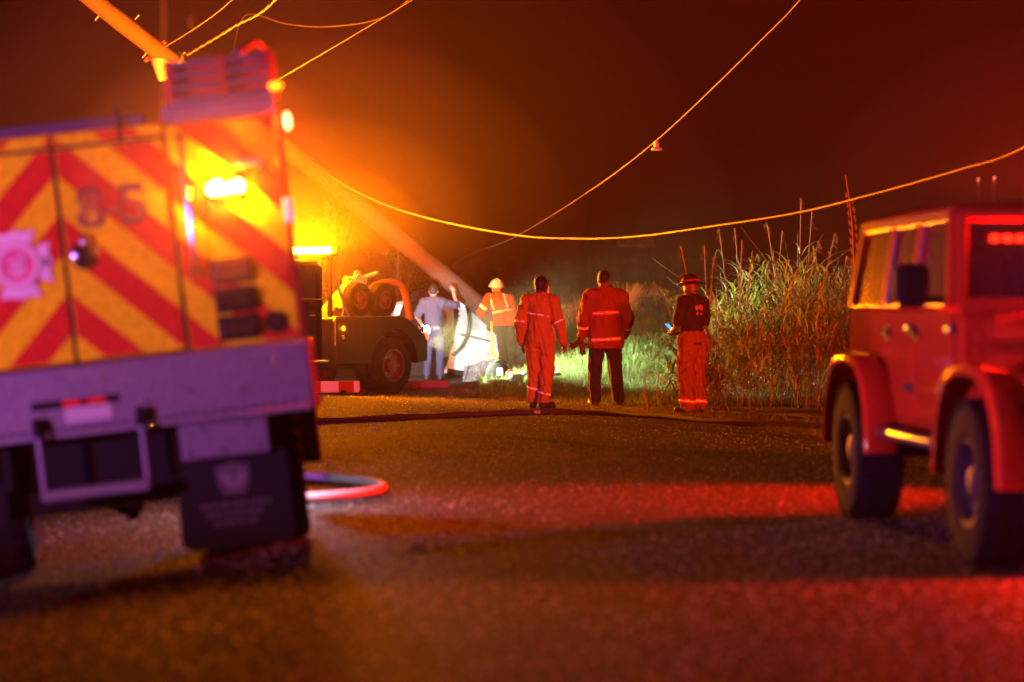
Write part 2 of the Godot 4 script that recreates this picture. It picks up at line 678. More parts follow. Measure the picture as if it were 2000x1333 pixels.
	mat("bunker_tan", lin(0.24, 0.075, 0.018), 0.9, 0.0, fine, 3.0, bumps, 0.25)
	mat("cloth_black", lin(0.030, 0.022, 0.022), 0.92, 0.0, fine, 3.0, bumps, 0.2)
	mat("shirt_black", lin(0.022, 0.014, 0.018), 0.92, 0.0, fine, 3.0, bumps, 0.2)
	mat("stripe_silver", lin(0.92, 0.90, 0.86), 0.4)
	mat("stripe_edge", lin(0.70, 0.05, 0.02), 0.5)
	mat("print_purple", lin(0.34, 0.10, 0.22), 0.8)
	mat("helmet_white", lin(0.80, 0.80, 0.78), 0.3)
	mat("helmet_dark", lin(0.030, 0.022, 0.020), 0.35)
	mat("mask_white", lin(0.75, 0.75, 0.76), 0.8)
	mat("boot", lin(0.025, 0.02, 0.018), 0.6)
	mat("leather", lin(0.035, 0.02, 0.012), 0.55)
	mat("brown_belt", lin(0.16, 0.07, 0.03), 0.6)

	for k in ["leaf_cloud", "blade_mix"]:
		mat(k, Color(1, 1, 1), 0.6)
		M[k].vertex_color_use_as_albedo = true
		M[k].backlight_enabled = true
		M[k].backlight = lin(0.8, 0.8, 0.8)
	mat("vine_leaf", lin(0.10, 0.26, 0.03), 0.5)
	M.vine_leaf.backlight_enabled = true
	M.vine_leaf.backlight = lin(0.3, 0.4, 0.2)
	mat("stem_tan", lin(0.24, 0.19, 0.07), 0.8)
	mat("stem_green", lin(0.15, 0.17, 0.05), 0.7)
	mat("blade_green", lin(0.13, 0.17, 0.035), 0.6)
	mat("seed_tan", lin(0.20, 0.14, 0.05), 0.8)
	mat("dead_pale", lin(0.45, 0.38, 0.28), 0.9)

	glow("strobe_amber", Color(1.0, 0.74, 0.30), 70.0)
	glow("bar_amber", Color(1.0, 0.72, 0.24), 60.0)
	glow("marker_amber", Color(1.0, 0.60, 0.06), 4.0)
	glow("marker_hot", Color(1.0, 0.55, 0.3), 14.0)
	glow("flood_white", Color(0.95, 1.0, 0.95), 60.0)
	glow("red_lamp", Color(1.0, 0.16, 0.06), 10.0)
	glow("blue_lamp", Color(0.2, 0.25, 1.0), 14.0)
	glow("tail_red", Color(1.0, 0.25, 0.1), 8.0)
	glow("ground_lamp", Color(0.75, 0.85, 1.0), 12.0)
	glow("phone_screen", Color(0.35, 0.75, 1.0), 1.2)
	glow("far_lamp", Color(1.0, 0.55, 0.4), 1.0)

func setting() -> void:
	# land: one sheet to the horizon, finer near the camera
	var xs := []
	var zs := []
	var x := -400.0
	while x < 400.0:
		xs.append(x)
		x += clampf(absf(x) * 0.12, 0.3, 30.0)
	xs.append(400.0)
	var z := 60.0
	while z > -700.0:
		zs.append(z)
		z -= 2.0 if z > 2.0 else (0.3 if z > -34.0 else clampf(-z * 0.06, 1.0, 40.0))
	var rows := []
	for zz in zs:
		var row := []
		for xx in xs:
			row.append(Vector3(xx, land(xx, zz) - 0.012, zz * DEEP))
		rows.append(row)
	tag(part("ground", mb().loft(rows), M.soil), "", "", "", "structure")
	# chip-seal road laid over it, with a ragged edge
	rows = []
	z = 40.0
	while z > -46.0:
		var l := track(ROAD_FAR_EDGE, -z)
		var r := track(ROAD_EDGE, -z) + 0.16 * lie_noise.get_noise_2d(z * 60.0, 7.0) + 0.08 * lie_noise.get_noise_2d(z * 260.0, 3.0)
		var row := []
		for i in 49:
			var xx := lerpf(l, r, i / 48.0)
			var rut := 0.006 * lie_noise.get_noise_2d(xx * 50.0, z * 18.0)
			row.append(Vector3(xx, land(xx, z) + (0.02 if i < 48 and i > 0 else -0.02) + rut, z * DEEP))
		rows.append(row)
		z -= 0.25
	var road := part("road", mb().loft(rows), M.asphalt)
	tag(road, "", "", "", "structure")
	for k in [[[-1.5, 14.6], [-0.6, 14.9], [0.35, 14.2], [1.0, 13.4], [2.1, 12.8]], [[0.4, 16.6], [1.3, 15.8], [2.2, 15.3], [3.0, 14.2]], [[-2.0, 18.0], [-1.0, 18.3], [0.0, 17.9]]]:
		var mid := curve(k.map(func(q): return Vector3(q[0], 0, -q[1])), 10)
		var seam := []
		for i in mid.size():
			var w := 0.035 + 0.02 * lie_noise.get_noise_2d(i * 37.0, k[0][0] * 90.0)
			var t: Vector3 = deep(mid[mini(i + 1, mid.size() - 1)] - mid[maxi(i - 1, 0)])
			var sd := Vector3(t.z, 0, -t.x).normalized() * w
			var q := deep(mid[i])
			var yy := land(mid[i].x, mid[i].z) + 0.0275
			seam.append([Vector3(q.x - sd.x, yy, q.z - sd.z), Vector3(q.x + sd.x, yy, q.z + sd.z)])
		part("tar_seam", mb().loft(seam), M.tar, road)
	# loose chippings, thick enough near by to catch the light one by one
	var st := mb()
	st.ball(Vector3.ZERO, Vector3(1.0, 0.7, 1.0), 5, 3)
	var spots := []
	while spots.size() < 52000:
		var d := 3.2 + 21.0 * pow(rng.randf(), 1.5)
		var px := rng.randf_range(-0.42, 0.42) * d
		if px > track(ROAD_EDGE, d) + 0.1 or px < track(ROAD_FAR_EDGE, d):
			continue
		var s := rng.randf_range(0.004, 0.0095) * (1.7 if rng.randf() < 0.05 else 1.0)
		var b := Basis.from_euler(Vector3(rng.randf() * 0.6, rng.randf() * TAU, rng.randf() * 0.6)).scaled(Vector3(s, s * rng.randf_range(0.6, 1.0), s * rng.randf_range(0.7, 1.3)))
		spots.append([Transform3D(b, Vector3(px, land(px, -d) + 0.021, -d * DEEP)), 0.04 + 0.42 * pow(rng.randf(), 2.0)])
	var mm := MultiMesh.new()
	mm.transform_format = MultiMesh.TRANSFORM_3D
	mm.use_colors = true
	mm.mesh = st.mesh()
	mm.instance_count = spots.size()
	for i in spots.size():
		mm.set_instance_transform(i, spots[i][0])
		var g: float = spots[i][1]
		mm.set_instance_color(i, Color(g, g * 0.95, g * 0.86))
	var o := MultiMeshInstance3D.new()
	o.name = "road_chippings"
	o.multimesh = mm
	o.material_override = M.stone
	add_child(o)
	tag(o, "loose grey stone chippings scattered over the road", "gravel", "", "stuff")

# fog volumes added round the lit lamps to strengthen their glow
func haze_banks() -> void:
	var tow := Vector3(-2.75, 2.3, -37.6)
	var cab := Vector3(-1.48, 1.98, -11.7)
	var car := Vector3(2.75, 1.7, -12.6)
	var banks := []
	for i in 4:
		banks.append([["thin outer", "light", "denser inner", "thickest"][i] + " haze glowing round the tow truck's light bar", tow, Vector3(12.5, 10.5, 10.0) * pow(0.62, i), [0.0007, 0.0016, 0.0028, 0.0042][i]])
	for i in 2:
		banks.append([["light", "thickest"][i] + " haze glowing round the fire engine's amber strobe", cab, Vector3(2.7, 2.4, 1.5) * pow(0.5, i), [0.012, 0.045][i]])
	for i in 2:
		banks.append([["light", "thickest"][i] + " red haze before the off-road car's windscreen", car, Vector3(2.4, 2.2, 1.4) * pow(0.5, i), [0.010, 0.02][i]])
	for k in banks:
		var f := FogVolume.new()
		f.name = numbered("added_glow_haze")
		f.shape = RenderingServer.FOG_VOLUME_SHAPE_ELLIPSOID
		f.size = k[2]
		var m := FogMaterial.new()
		m.resource_name = "haze"
		m.albedo = Color(1.0, 0.92, 0.7)
		m.density = k[3]
		f.material = m
		add_child(f)
		f.position = k[1]
		tag(f, k[0], "haze", "", "stuff")

func backdrop() -> void:
	# low dark building past the bank, with a pale roller shutter, a hoarding and a plaque
	var b := thing("roadside_building", "long dark low building far behind the crash with pale shutter", "building", Vector3(4.0, 0.9, -62.0))
	part("wall", mb().box(Vector3(4.0, 0.95, -3.0), Vector3(21.0, 1.9, 6.0), 0.05), M.building_wall, b)
	part("roof", mb().prism([Vector2(-7.0, 1.95), Vector2(15.0, 1.95), Vector2(14.4, 2.75), Vector2(-6.4, 2.75)], -6.2, 0.5, 0.04), M.building_roof, b)
	part("fascia", mb().box(Vector3(4.0, 1.88, 0.55), Vector3(22.0, 0.22, 0.08), 0.02), M.building_roof, b)
	var sh := part("shutter", mb().box(Vector3(-2.95, 0.95, 0.05), Vector3(2.9, 1.0, 0.06), 0.02), M.shutter_white, b)
	for i in 6:
		part("slat", mb().box(Vector3(-2.95, 0.55 + 0.16 * i, 0.09), Vector3(2.84, 0.13, 0.03), 0.012), M.shutter_white, sh)
	part("plaque", mb().box(Vector3(2.2, 1.05, 0.04), Vector3(0.62, 0.24, 0.05), 0.01), M.shutter_white, b)
	for i in 3:
		var w := part("window", mb().box(Vector3(5.5 + 2.2 * i, 1.1, 0.02), Vector3(1.1, 0.8, 0.05), 0.01), M.tow_window, b)
		part("lintel", mb().box(Vector3(5.5 + 2.2 * i, 1.53, 0.06), Vector3(1.24, 0.07, 0.06), 0.01), M.building_roof, w)
		part("sill", mb().box(Vector3(5.5 + 2.2 * i, 0.67, 0.07), Vector3(1.3, 0.07, 0.09), 0.01), M.building_roof, w)
	var s := thing("roadside_hoarding", "pale framed hoarding on two posts above the dark building", "sign", Vector3(4.6, 0.9, -53.0))
	part("board", mb().box(Vector3(0, 3.0, 0), Vector3(1.24, 0.36, 0.04), 0.01), M.board_sign, s)
	for k in [[0.0, 3.2, 1.34, 0.05], [0.0, 2.8, 1.34, 0.05], [-0.645, 3.0, 0.05, 0.348], [0.645, 3.0, 0.05, 0.348]]:
		part("frame_rail", mb().box(Vector3(k[0], k[1], 0.01), Vector3(k[2], k[3], 0.07), 0.01), M.shutter_white, s)
	for sx in [-0.5, 0.5]:
		part("post", mb().tube([Vector3(sx, -0.1, -0.06), Vector3(sx, 3.1, -0.06)], 0.05, 8), M.far_pole, s)
	var p := thing("far_utility_pole", "thin distant utility pole standing beside the hoarding", "utility pole", Vector3(2.72, 0.9, -52.0))
	part("shaft", mb().tube([Vector3(0, -0.2, 0), Vector3(0.02, 4.7, 0)], [0.11, 0.07], 10), M.far_pole, p)
	part("equipment_box", mb().box(Vector3(0, 2.75, 0.12), Vector3(0.28, 0.5, 0.2), 0.03), M.far_pole, p)
	for k in [[15.9, 5.9, -48.5], [16.45, 5.95, -48.5]]:
		var q := thing("far_street_lamp", "tiny lit lamp on a far post, one of a pair above the red car", "street lamp", Vector3(k[0], 0.9, k[2]), Vector3.ZERO, "pair of far lamps")
		part("post", mb().tube([Vector3(0, -0.1, -0.05), Vector3(0, k[1] - 1.0, -0.05)], 0.05, 8), M.far_pole, q)
		part("lamp", mb().ball(Vector3(0, k[1] - 1.0, 0.02), Vector3(0.045, 0.04, 0.04), 10, 6), M.far_lamp, q)
		omni(q, Vector3(0, k[1] - 1.0, 0.02), Color(1, 0.5, 0.35), 0.3, 0.03)

# ---------------------------------------------------------------- vehicles
# tyre + rim about the x axis; out = +1 or -1 is the side that faces outward
func wheel(parent: Node3D, at: Vector3, r: float, wide: float, out: float, rim_mat: Material, dish := 0.06, lugs := 8, rim_share := 0.6) -> void:
	var w := Node3D.new()
	w.name = "wheel"
	parent.add_child(w, true)
	w.position = at
	var h := wide * 0.5
	var rr := r * rim_share
	var t := mb()
	t.lathe([Vector2(rr, -h * 0.8), Vector2(rr * 1.08, -h * 0.96), Vector2(r * 0.86, -h), Vector2(r * 0.95, -h * 0.9), Vector2(r * 0.985, -h * 0.7), Vector2(r * 0.985, h * 0.7), Vector2(r * 0.95, h * 0.9), Vector2(r * 0.86, h), Vector2(rr * 1.08, h * 0.96), Vector2(rr, h * 0.8)], 40, Vector3.ZERO, Vector3(1, 0, 0))
	for k in 36:
		var a := TAU * k / 36.0
		var n := Vector3(0, cos(a), sin(a))
		var b := Basis(Vector3(1, 0, 0), n, Vector3(1, 0, 0).cross(n))
		for s in [-1.0, 1.0]:
			t.box(n * (r * 0.985) + Vector3(s * h * (0.55 if k % 2 else 0.3), 0, 0), Vector3(h * 0.5, r * 0.03, r * 0.10), 0.004, b)
			t.box(n * (r * 0.93) + Vector3(s * h * 0.93, 0, 0), Vector3(h * 0.14, r * 0.10, r * 0.08), 0.004, b)
	part("tyre", t, M.rubber, w)
	var f := h * out
	var q := mb()
	q.lathe([Vector2(rr, f * 0.8), Vector2(rr * 1.0, f * 0.92), Vector2(rr * 0.93, f * 0.9), Vector2(rr * 0.88, f * 0.75 - dish * out), Vector2(rr * 0.45, f * 0.7 - dish * out), Vector2(rr * 0.40, f * 0.8 - dish * 0.3 * out), Vector2(rr * 0.28, f * 0.86 - dish * 0.2 * out), Vector2(0.0, f * 0.88 - dish * 0.2 * out)], 32, Vector3.ZERO, Vector3(1, 0, 0))
	q.lathe([Vector2(rr, -h * 0.8), Vector2(rr * 0.98, 0), Vector2(rr, h * 0.8)], 32, Vector3.ZERO, Vector3(1, 0, 0))
	var rim := part("rim", q, rim_mat, w)
	var lg := mb()
	for k in lugs:
		var a := TAU * k / lugs
		var c := Vector3(0, cos(a), sin(a)) * rr * 0.66
		var x := f * 0.72 - dish * out
		lg.lathe([Vector2(0.0, x + 0.035 * out), Vector2(r * 0.035, x + 0.03 * out), Vector2(r * 0.04, x - 0.02 * out)], 8, Vector3(0, c.y, c.z), Vector3(1, 0, 0))
	part("lug_nuts", lg, M.steel, rim).set_meta("kind", "stuff")

func fire_engine() -> void:
	var e := thing("fire_engine", "fire engine parked with its red and yellow chevron rear and bright amber strobe showing", "fire engine", Vector3(-2.038, -0.094, -7.1), Vector3(0, deg_to_rad(5.6), deg_to_rad(6.5)))
	part("body", mb().box(Vector3(0, 1.74, -1.75), Vector3(2.24, 1.16, 3.5), 0.03).box(Vector3(0, 1.0, -0.65), Vector3(2.2, 0.42, 1.1), 0.02).box(Vector3(0, 1.0, -2.95), Vector3(2.2, 0.5, 1.0), 0.02), M.engine_paint, e)
	# yellow sheets with red stripes, sheet by sheet so that doors keep their gaps
	var sheets := [
		["rear_door", 0.008, 0.547, 1.165, 2.222], ["rear_door", -0.547, -0.008, 1.165, 2.222],
		["rear_panel", 0.562, 1.115, 1.155, 2.285], ["rear_panel", -1.115, -0.562, 1.155, 2.285],
		["header_panel", 0.008, 0.547, 2.240, 2.300], ["header_panel", -0.547, -0.008, 2.240, 2.300]]
	for s in sheets:
		var p := part(s[0], mb().box(Vector3((s[1] + s[2]) / 2, (s[3] + s[4]) / 2, 0.012), Vector3(s[2] - s[1], s[4] - s[3], 0.024), 0.006), M.tape_yellow, e)
		var rect := PackedVector2Array([Vector2(s[1] + 0.007, s[3] + 0.007), Vector2(s[2] - 0.007, s[3] + 0.007), Vector2(s[2] - 0.007, s[4] - 0.007), Vector2(s[1] + 0.007, s[4] - 0.007)])
		var sg := signf(s[1] + s[2])
		for k in range(-1, 7):
			var u := 1.315 + 0.395 * k
			var band := PackedVector2Array([Vector2(0, u), Vector2(sg * 1.3, u - 1.3), Vector2(sg * 1.3, u + 0.195 - 1.3), Vector2(0, u + 0.195)])
			for q in Geometry2D.intersect_polygons(band, rect):
				part("chevron_stripe", mb().prism(Array(q), 0.0245, 0.0275), M.tape_red, p)
	# lettering on the door
	var font := SystemFont.new()
	font.font_names = PackedStringArray(["Droid Serif"])
	font.font_weight = 700
	for k in [["8", 0.155, 0.02], ["-", 0.268, 0.0], ["5", 0.365, 0.01]]:
		for layer in 2:
			var tm := TextMesh.new()
			tm.text = k[0]
			tm.font = font
			tm.font_size = 64
			tm.pixel_size = 0.0043 if layer == 0 else 0.0035
			tm.depth = 0.003
			var o := part("door_number", tm, M.outline if layer == 0 else M.gold, e)
			o.position = Vector3(k[1], 1.915 + k[2] * 0.0, 0.030 + 0.0035 * layer)
	# cross-shaped badge
	var bd := Node3D.new()
	bd.name = "department_badge"
	e.add_child(bd, true)
	bd.position = Vector3(-0.235, 1.675, 0.028)
	for layer in 2:
		var pl := []
		for q in 4:
			for j in 9:
				var a := q * PI / 2 + lerpf(-0.56, 0.56, j / 8.0)
				var rad := 0.180 + 0.022 * pow(absf(j - 4.0) / 4.0, 3.0) - 0.012 * sin(absf(j - 4.0) / 4.0 * PI)
				if layer == 1:
					rad -= 0.008
					a = q * PI / 2 + lerpf(-0.535, 0.535, j / 8.0)
				pl.append(Vector2(cos(a), sin(a)) * rad)
			var m := q * PI / 2 + PI / 4
			pl.append(Vector2(cos(m), sin(m)) * (0.10 if layer == 0 else 0.092))
		part("cross_plate", mb().prism(pl, 0.0 + 0.003 * layer, 0.003 + 0.003 * layer), M.emblem_pink if layer == 0 else M.emblem_white, bd)
	part("badge_ring", mb().lathe([Vector2(0.116, 0.006), Vector2(0.116, 0.010), Vector2(0.092, 0.010), Vector2(0.092, 0.006)], 36, Vector3.ZERO, Vector3(0, 0, 1)), M.emblem_pink, bd)
	part("badge_ring", mb().lathe([Vector2(0.110, 0.010), Vector2(0.108, 0.014), Vector2(0.086, 0.014), Vector2(0.084, 0.006)], 36, Vector3.ZERO, Vector3(0, 0, 1)), M.emblem_white, bd)
	part("badge_centre", mb().lathe([Vector2(0.0, 0.009), Vector2(0.085, 0.0085), Vector2(0.086, 0.006)], 36, Vector3.ZERO, Vector3(0, 0, 1)), M.emblem_pink, bd)
	for k in [[0.0, 0.0, 0.10, 0.016, 0.7], [0.0, 0.0, 0.10, 0.016, -0.7], [0.0, -0.045, 0.05, 0.02, 0.0], [0.025, 0.03, 0.02, 0.05, 0.2]]:
		part("badge_tool", mb().box(Vector3(k[0], k[1], 0.011), Vector3(k[2], k[3], 0.003), 0.0, Basis(Vector3(0, 0, 1), k[4])), M.emblem_white, bd)
	part("badge_mark", mb().box(Vector3(0.142, 0, 0.007), Vector3(0.022, 0.05, 0.002)), M.outline, bd)
	# latch: a chrome drop on a round plate
	var la := part("door_latch", mb().lathe([Vector2(0.075, 0.026), Vector2(0.075, 0.032), Vector2(0.066, 0.042), Vector2(0.05, 0.050), Vector2(0.0, 0.056)], 28, Vector3(0.10, 1.69, 0), Vector3(0, 0, 1)).ball(Vector3(0.105, 1.755, 0.045), Vector3(0.026, 0.045, 0.022), 12, 8), M.chrome, e)
	part("latch_handle", mb().box(Vector3(0.10, 1.69, 0.062), Vector3(0.022, 0.085, 0.016), 0.006), M.black_gloss, la)
	# dark gasket round the doors, and netting strip with a strap above
	var gk := mb()
	gk.box(Vector3(0, 2.231, 0.014), Vector3(1.13, 0.012, 0.026)).box(Vector3(0.555, 1.69, 0.014), Vector3(0.011, 1.06, 0.026)).box(Vector3(-0.555, 1.69, 0.014), Vector3(0.011, 1.06, 0.026)).box(Vector3(0, 1.69, 0.013), Vector3(0.012, 1.06, 0.024))
	part("door_gasket", gk, M.black_plastic, e)
	part("hose_bed_cover", mb().box(Vector3(-0.32, 2.335, -0.02), Vector3(1.60, 0.05, 0.07), 0.02), M.netting, e)
	part("cover_strap", mb().box(Vector3(0.34, 2.32, 0.022), Vector3(0.030, 0.18, 0.012), 0.004), M.black_plastic, e)
	part("top_beam", mb().box(Vector3(0.845, 2.335, 0.03), Vector3(0.56, 0.085, 0.10), 0.012), M.tread_plate, e)
	# slatted crate of ladder rungs above the beam
	var rk := Node3D.new()
	rk.name = "ladder_rack"
	e.add_child(rk, true)
	for y in [2.41, 2.47, 2.53, 2.585]:
		for x in [[0.63, 0.86], [0.90, 1.10]]:
			part("rack_slat", mb().box(Vector3((x[0] + x[1]) / 2, y, -0.02), Vector3(x[1] - x[0], 0.026, 0.06), 0.006), M.rack_grey, rk)
	for x in [0.615, 0.88, 1.115]:
		part("rack_upright", mb().box(Vector3(x, 2.49, -0.04), Vector3(0.03, 0.25, 0.07), 0.006), M.engine_paint, rk)
	part("rack_back", mb().box(Vector3(0.865, 2.49, -0.09), Vector3(0.56, 0.24, 0.02), 0.005), M.engine_paint, rk)
	part("rack_side_rail", mb().tube([Vector3(0.96, 2.62, -0.1), Vector3(1.06, 2.68, -0.2), Vector3(1.12, 2.64, -0.5), Vector3(1.12, 2.5, -1.4)], 0.02, 8), M.steel, rk)
	part("rack_rail", mb().box(Vector3(0.86, 2.385, 0.02), Vector3(0.52, 0.014, 0.09), 0.004), M.steel, rk)
	part("corner_post", mb().box(Vector3(1.127, 1.72, -0.03), Vector3(0.035, 1.16, 0.09), 0.012), M.engine_paint, e)
	# grab rail
	var gr := part("grab_rail", mb().tube(curve([Vector3(0.635, 2.215, 0.03), Vector3(0.635, 2.20, 0.075), Vector3(0.638, 1.9, 0.085), Vector3(0.64, 1.56, 0.075), Vector3(0.64, 1.545, 0.03)], 5), 0.016, 10), M.chrome, e)
	for y in [2.215, 1.545]:
		part("rail_foot", mb().lathe([Vector2(0.032, 0.024), Vector2(0.030, 0.036), Vector2(0.0, 0.040)], 14, Vector3(0.638, y, 0), Vector3(0, 0, 1)), M.chrome, gr)
	# amber strobe, lit
	var sb := Node3D.new()
	sb.name = "strobe_light"
	e.add_child(sb, true)
	sb.position = Vector3(0.83, 1.945, 0.045)
	part("bezel", mb().box(Vector3(0, 0, -0.012), Vector3(0.20, 0.11, 0.018), 0.008), M.black_plastic, sb)
	var oval := []
	for i in 25:
		oval.append(Vector3(cos(TAU * i / 24.0) * 0.108, sin(TAU * i / 24.0) * 0.060, 0.018))
	part("bezel_light_hood", mb().tube(oval, 0.015, 8, false), M.black_plastic, sb)  # rim added round the lamps to keep their light off the panel
	for i in 5:
		part("strobe_lamp", mb().ball(Vector3(-0.072 + 0.036 * i, 0.008 * sin(i * 2.1), 0.012), Vector3(0.020, 0.030 + 0.010 * sin(i * 1.7 + 0.6), 0.012), 10, 6), M.strobe_amber, sb)
	for i in 5:
		omni(sb, Vector3(-0.072 + 0.036 * i, 0.008 * sin(i * 2.1), 0.014), AMBER, 1.9, 0.012)
	# oval lamp on top corner and red-hot marker on the side
	var mk := part("corner_lamp", mb().ball(Vector3(1.135, 2.425, 0.05), Vector3(0.035, 0.018, 0.03), 12, 8), M.marker_amber, e)
	part("lamp_base", mb().box(Vector3(1.135, 2.400, 0.03), Vector3(0.06, 0.014, 0.06), 0.004), M.chrome, mk)
	var sm := part("side_marker_lamp", mb().ball(Vector3(1.175, 2.245, 0.02), Vector3(0.017, 0.044, 0.02), 12, 8), M.marker_hot, e)
	part("lamp_base", mb().box(Vector3(1.157, 2.245, 0.0), Vector3(0.024, 0.11, 0.03), 0.006), M.chrome, sm)
	omni(sm, Vector3(1.175, 2.245, 0.02), RED, 1.2, 0.015)
	part("side_plate", mb().box(Vector3(1.13, 1.80, 0.02), Vector3(0.045, 0.12, 0.03), 0.006), M.tape_white, e)
	# lamp cluster that is not lit
	var tl := [[1.53, M.dark_lens], [1.385, M.black_gloss], [1.245, M.black_gloss]]
	for i in 3:
		var c := part("tail_lamp", mb().box(Vector3(0.815, tl[i][0], 0.048), Vector3(0.185, 0.105, 0.05), 0.014), tl[i][1], e)
		part("bezel", mb().box(Vector3(0.815, tl[i][0], 0.032), Vector3(0.208, 0.128, 0.018), 0.006), M.black_plastic, c)
		part("reflector", mb().box(Vector3(0.815, tl[i][0] - 0.01, 0.0745), Vector3(0.12, 0.022, 0.005), 0.002), M.chrome, c)
	var pt := part("hose_port", mb().lathe([Vector2(0.056, 0.024), Vector2(0.056, 0.042), Vector2(0.045, 0.046), Vector2(0.036, 0.040), Vector2(0.0, 0.038)], 24, Vector3(1.0, 1.25, 0), Vector3(0, 0, 1)), M.black_plastic, e)
	part("port_cap", mb().lathe([Vector2(0.020, 0.038), Vector2(0.018, 0.052), Vector2(0.0, 0.054)], 16, Vector3(1.0, 1.25, 0), Vector3(0, 0, 1)), M.chrome, pt)
	for k in [[0.74, 1.86], [1.0, 2.02], [0.98, 1.69], [0.72, 2.06]]:
		part("bolt", mb().ball(Vector3(k[0], k[1], 0.03), Vector3(0.012, 0.012, 0.010), 8, 6), M.chrome, e)
	part("catch", mb().box(Vector3(0.96, 2.06, 0.034), Vector3(0.13, 0.035, 0.02), 0.006), M.steel, e)
	# tailboard
	var tb := part("tailboard", mb().box(Vector3(0, 0.985, 0.09), Vector3(2.30, 0.325, 0.18), 0.012), M.tread_plate, e)
	tb.position.z = -0.115
	part("tailboard_end", mb().box(Vector3(1.163, 0.97, 0.075), Vector3(0.022, 0.34, 0.20), 0.005), M.red_reflector, tb)
	part("tailboard_end", mb().box(Vector3(-1.163, 0.97, 0.075), Vector3(0.022, 0.34, 0.20), 0.005), M.red_reflector, tb)
	part("tread_lip", mb().box(Vector3(0, 0.812, 0.12), Vector3(2.28, 0.030, 0.17), 0.008), M.steel, tb)
	var dots := mb()
	for i in 44:
		dots.ball(Vector3(-1.1 + 0.05 * i, 0.842, 0.181), Vector3(0.010, 0.008, 0.008), 6, 4)
	part("grip_dots", dots, M.black_plastic, tb).set_meta("kind", "stuff")
	var sl := part("lamp_slot", mb().box(Vector3(-0.03, 0.965, 0.182), Vector3(0.44, 0.040, 0.012), 0.004), M.black_plastic, tb)
	for x in [-0.045, 0.075]:
		part("reflector", mb().box(Vector3(x, 0.965, 0.1895), Vector3(0.09, 0.028, 0.004), 0.001), M.red_reflector, sl)
	part("maker_plate", mb().box(Vector3(0.03, 0.905, 0.182), Vector3(0.23, 0.075, 0.006), 0.002), M.label_plate, tb)
	for k in [[-0.9, 0.93], [-0.45, 1.08], [0.32, 0.93], [0.55, 0.96], [0.8, 0.93], [0.98, 1.06], [0.12, 1.06], [-0.75, 1.1]]:
		part("rivet", mb().ball(Vector3(k[0], k[1], 0.18), Vector3(0.013, 0.013, 0.008), 8, 5), M.chrome, tb)
	# swing-down step
	var sp := Node3D.new()
	sp.name = "folding_step"
	sp.position.z = -0.10
	e.add_child(sp, true)
	for x in [-0.225, 0.285]:
		part("step_arm", mb().box(Vector3(x, 0.70, 0.2), Vector3(0.026, 0.36, 0.026), 0.008), M.steel, sp)
		part("step_bracket", mb().box(Vector3(x, 0.86, 0.2), Vector3(0.045, 0.10, 0.045), 0.010), M.black_plastic, sp)
		part("step_bolt", mb().ball(Vector3(x + 0.04, 0.812, 0.215), Vector3(0.014, 0.018, 0.014), 10, 8), M.chrome, sp)
	part("step_tread", mb().box(Vector3(0.03, 0.52, 0.2), Vector3(0.54, 0.055, 0.10), 0.012), M.tread_plate, sp)
	# right-hand flap hanger, flap and its print; the other side alike
	for s in [1.0, -1.0]:
		var hx: float = 0.70 * s
		var hg := part("flap_hanger", mb().box(Vector3(hx - 0.02 * s, 0.705, 0.02), Vector3(0.44, 0.19, 0.02), 0.006), M.tread_plate, e)
		for k in [[-0.17, -0.06], [0.0, -0.07], [0.17, -0.06], [-0.1, 0.06], [0.12, 0.06]]:
			part("bolt", mb().ball(Vector3(hx - 0.02 * s + k[0], 0.705 + k[1], 0.032), Vector3(0.010, 0.010, 0.006), 8, 5), M.black_plastic, hg)
		var fl := part("mud_flap", mb().prism([Vector2(hx - 0.28, 0.61), Vector2(hx + 0.28, 0.61), Vector2(hx + 0.285, 0.19), Vector2(hx + 0.25, 0.145), Vector2(hx - 0.24, 0.15), Vector2(hx - 0.29, 0.18)], -0.02, -0.004, 0.003), M.rubber, e)
		part("flap_emblem", mb().prism([Vector2(hx - 0.085, 0.555), Vector2(hx, 0.575), Vector2(hx + 0.085, 0.555), Vector2(hx + 0.08, 0.47), Vector2(hx + 0.05, 0.415), Vector2(hx - 0.05, 0.415), Vector2(hx - 0.08, 0.47)], -0.004, -0.002), M.flap_print, fl)
		for w in [-1.0, 1.0]:
			part("flap_emblem", mb().prism([Vector2(hx + 0.004 * w, 0.44), Vector2(hx + 0.012 * w, 0.50), Vector2(hx + 0.065 * w, 0.535), Vector2(hx + 0.055 * w, 0.49), Vector2(hx + 0.03 * w, 0.455)], -0.002, 0.0), M.flap_wing, fl)
		for row in 3:
			var x := -0.17 + 0.03 * row
			while x < 0.17 - 0.03 * row:
				var w := rng.randf_range(0.012, 0.026)
				part("flap_print", mb().box(Vector3(hx + x, 0.365 - 0.045 * row, -0.003), Vector3(w, 0.028, 0.002)), M.flap_print, fl)
				x += w + 0.012
	# under-run: rails, axle, differential, exhaust, tank
	part("chassis_rail", mb().box(Vector3(0.42, 0.66, -2.6), Vector3(0.09, 0.22, 5.2), 0.01), M.black_plastic, e)
	part("chassis_rail", mb().box(Vector3(-0.42, 0.66, -2.6), Vector3(0.09, 0.22, 5.2), 0.01), M.black_plastic, e)
	part("rear_axle", mb().tube([Vector3(-0.9, 0.48, -1.7), Vector3(0.9, 0.48, -1.7)], 0.07, 12).ball(Vector3(0, 0.48, -1.7), Vector3(0.22, 0.2, 0.24), 16, 10), M.black_plastic, e)
	part("spring_hanger", mb().beam(Vector3(0.30, 0.62, -0.25), Vector3(0.12, 0.34, -0.8), 0.06, 0.14, 0.01).beam(Vector3(-0.12, 0.62, -0.25), Vector3(0.10, 0.36, -0.8), 0.05, 0.10, 0.01), M.black_plastic, e)
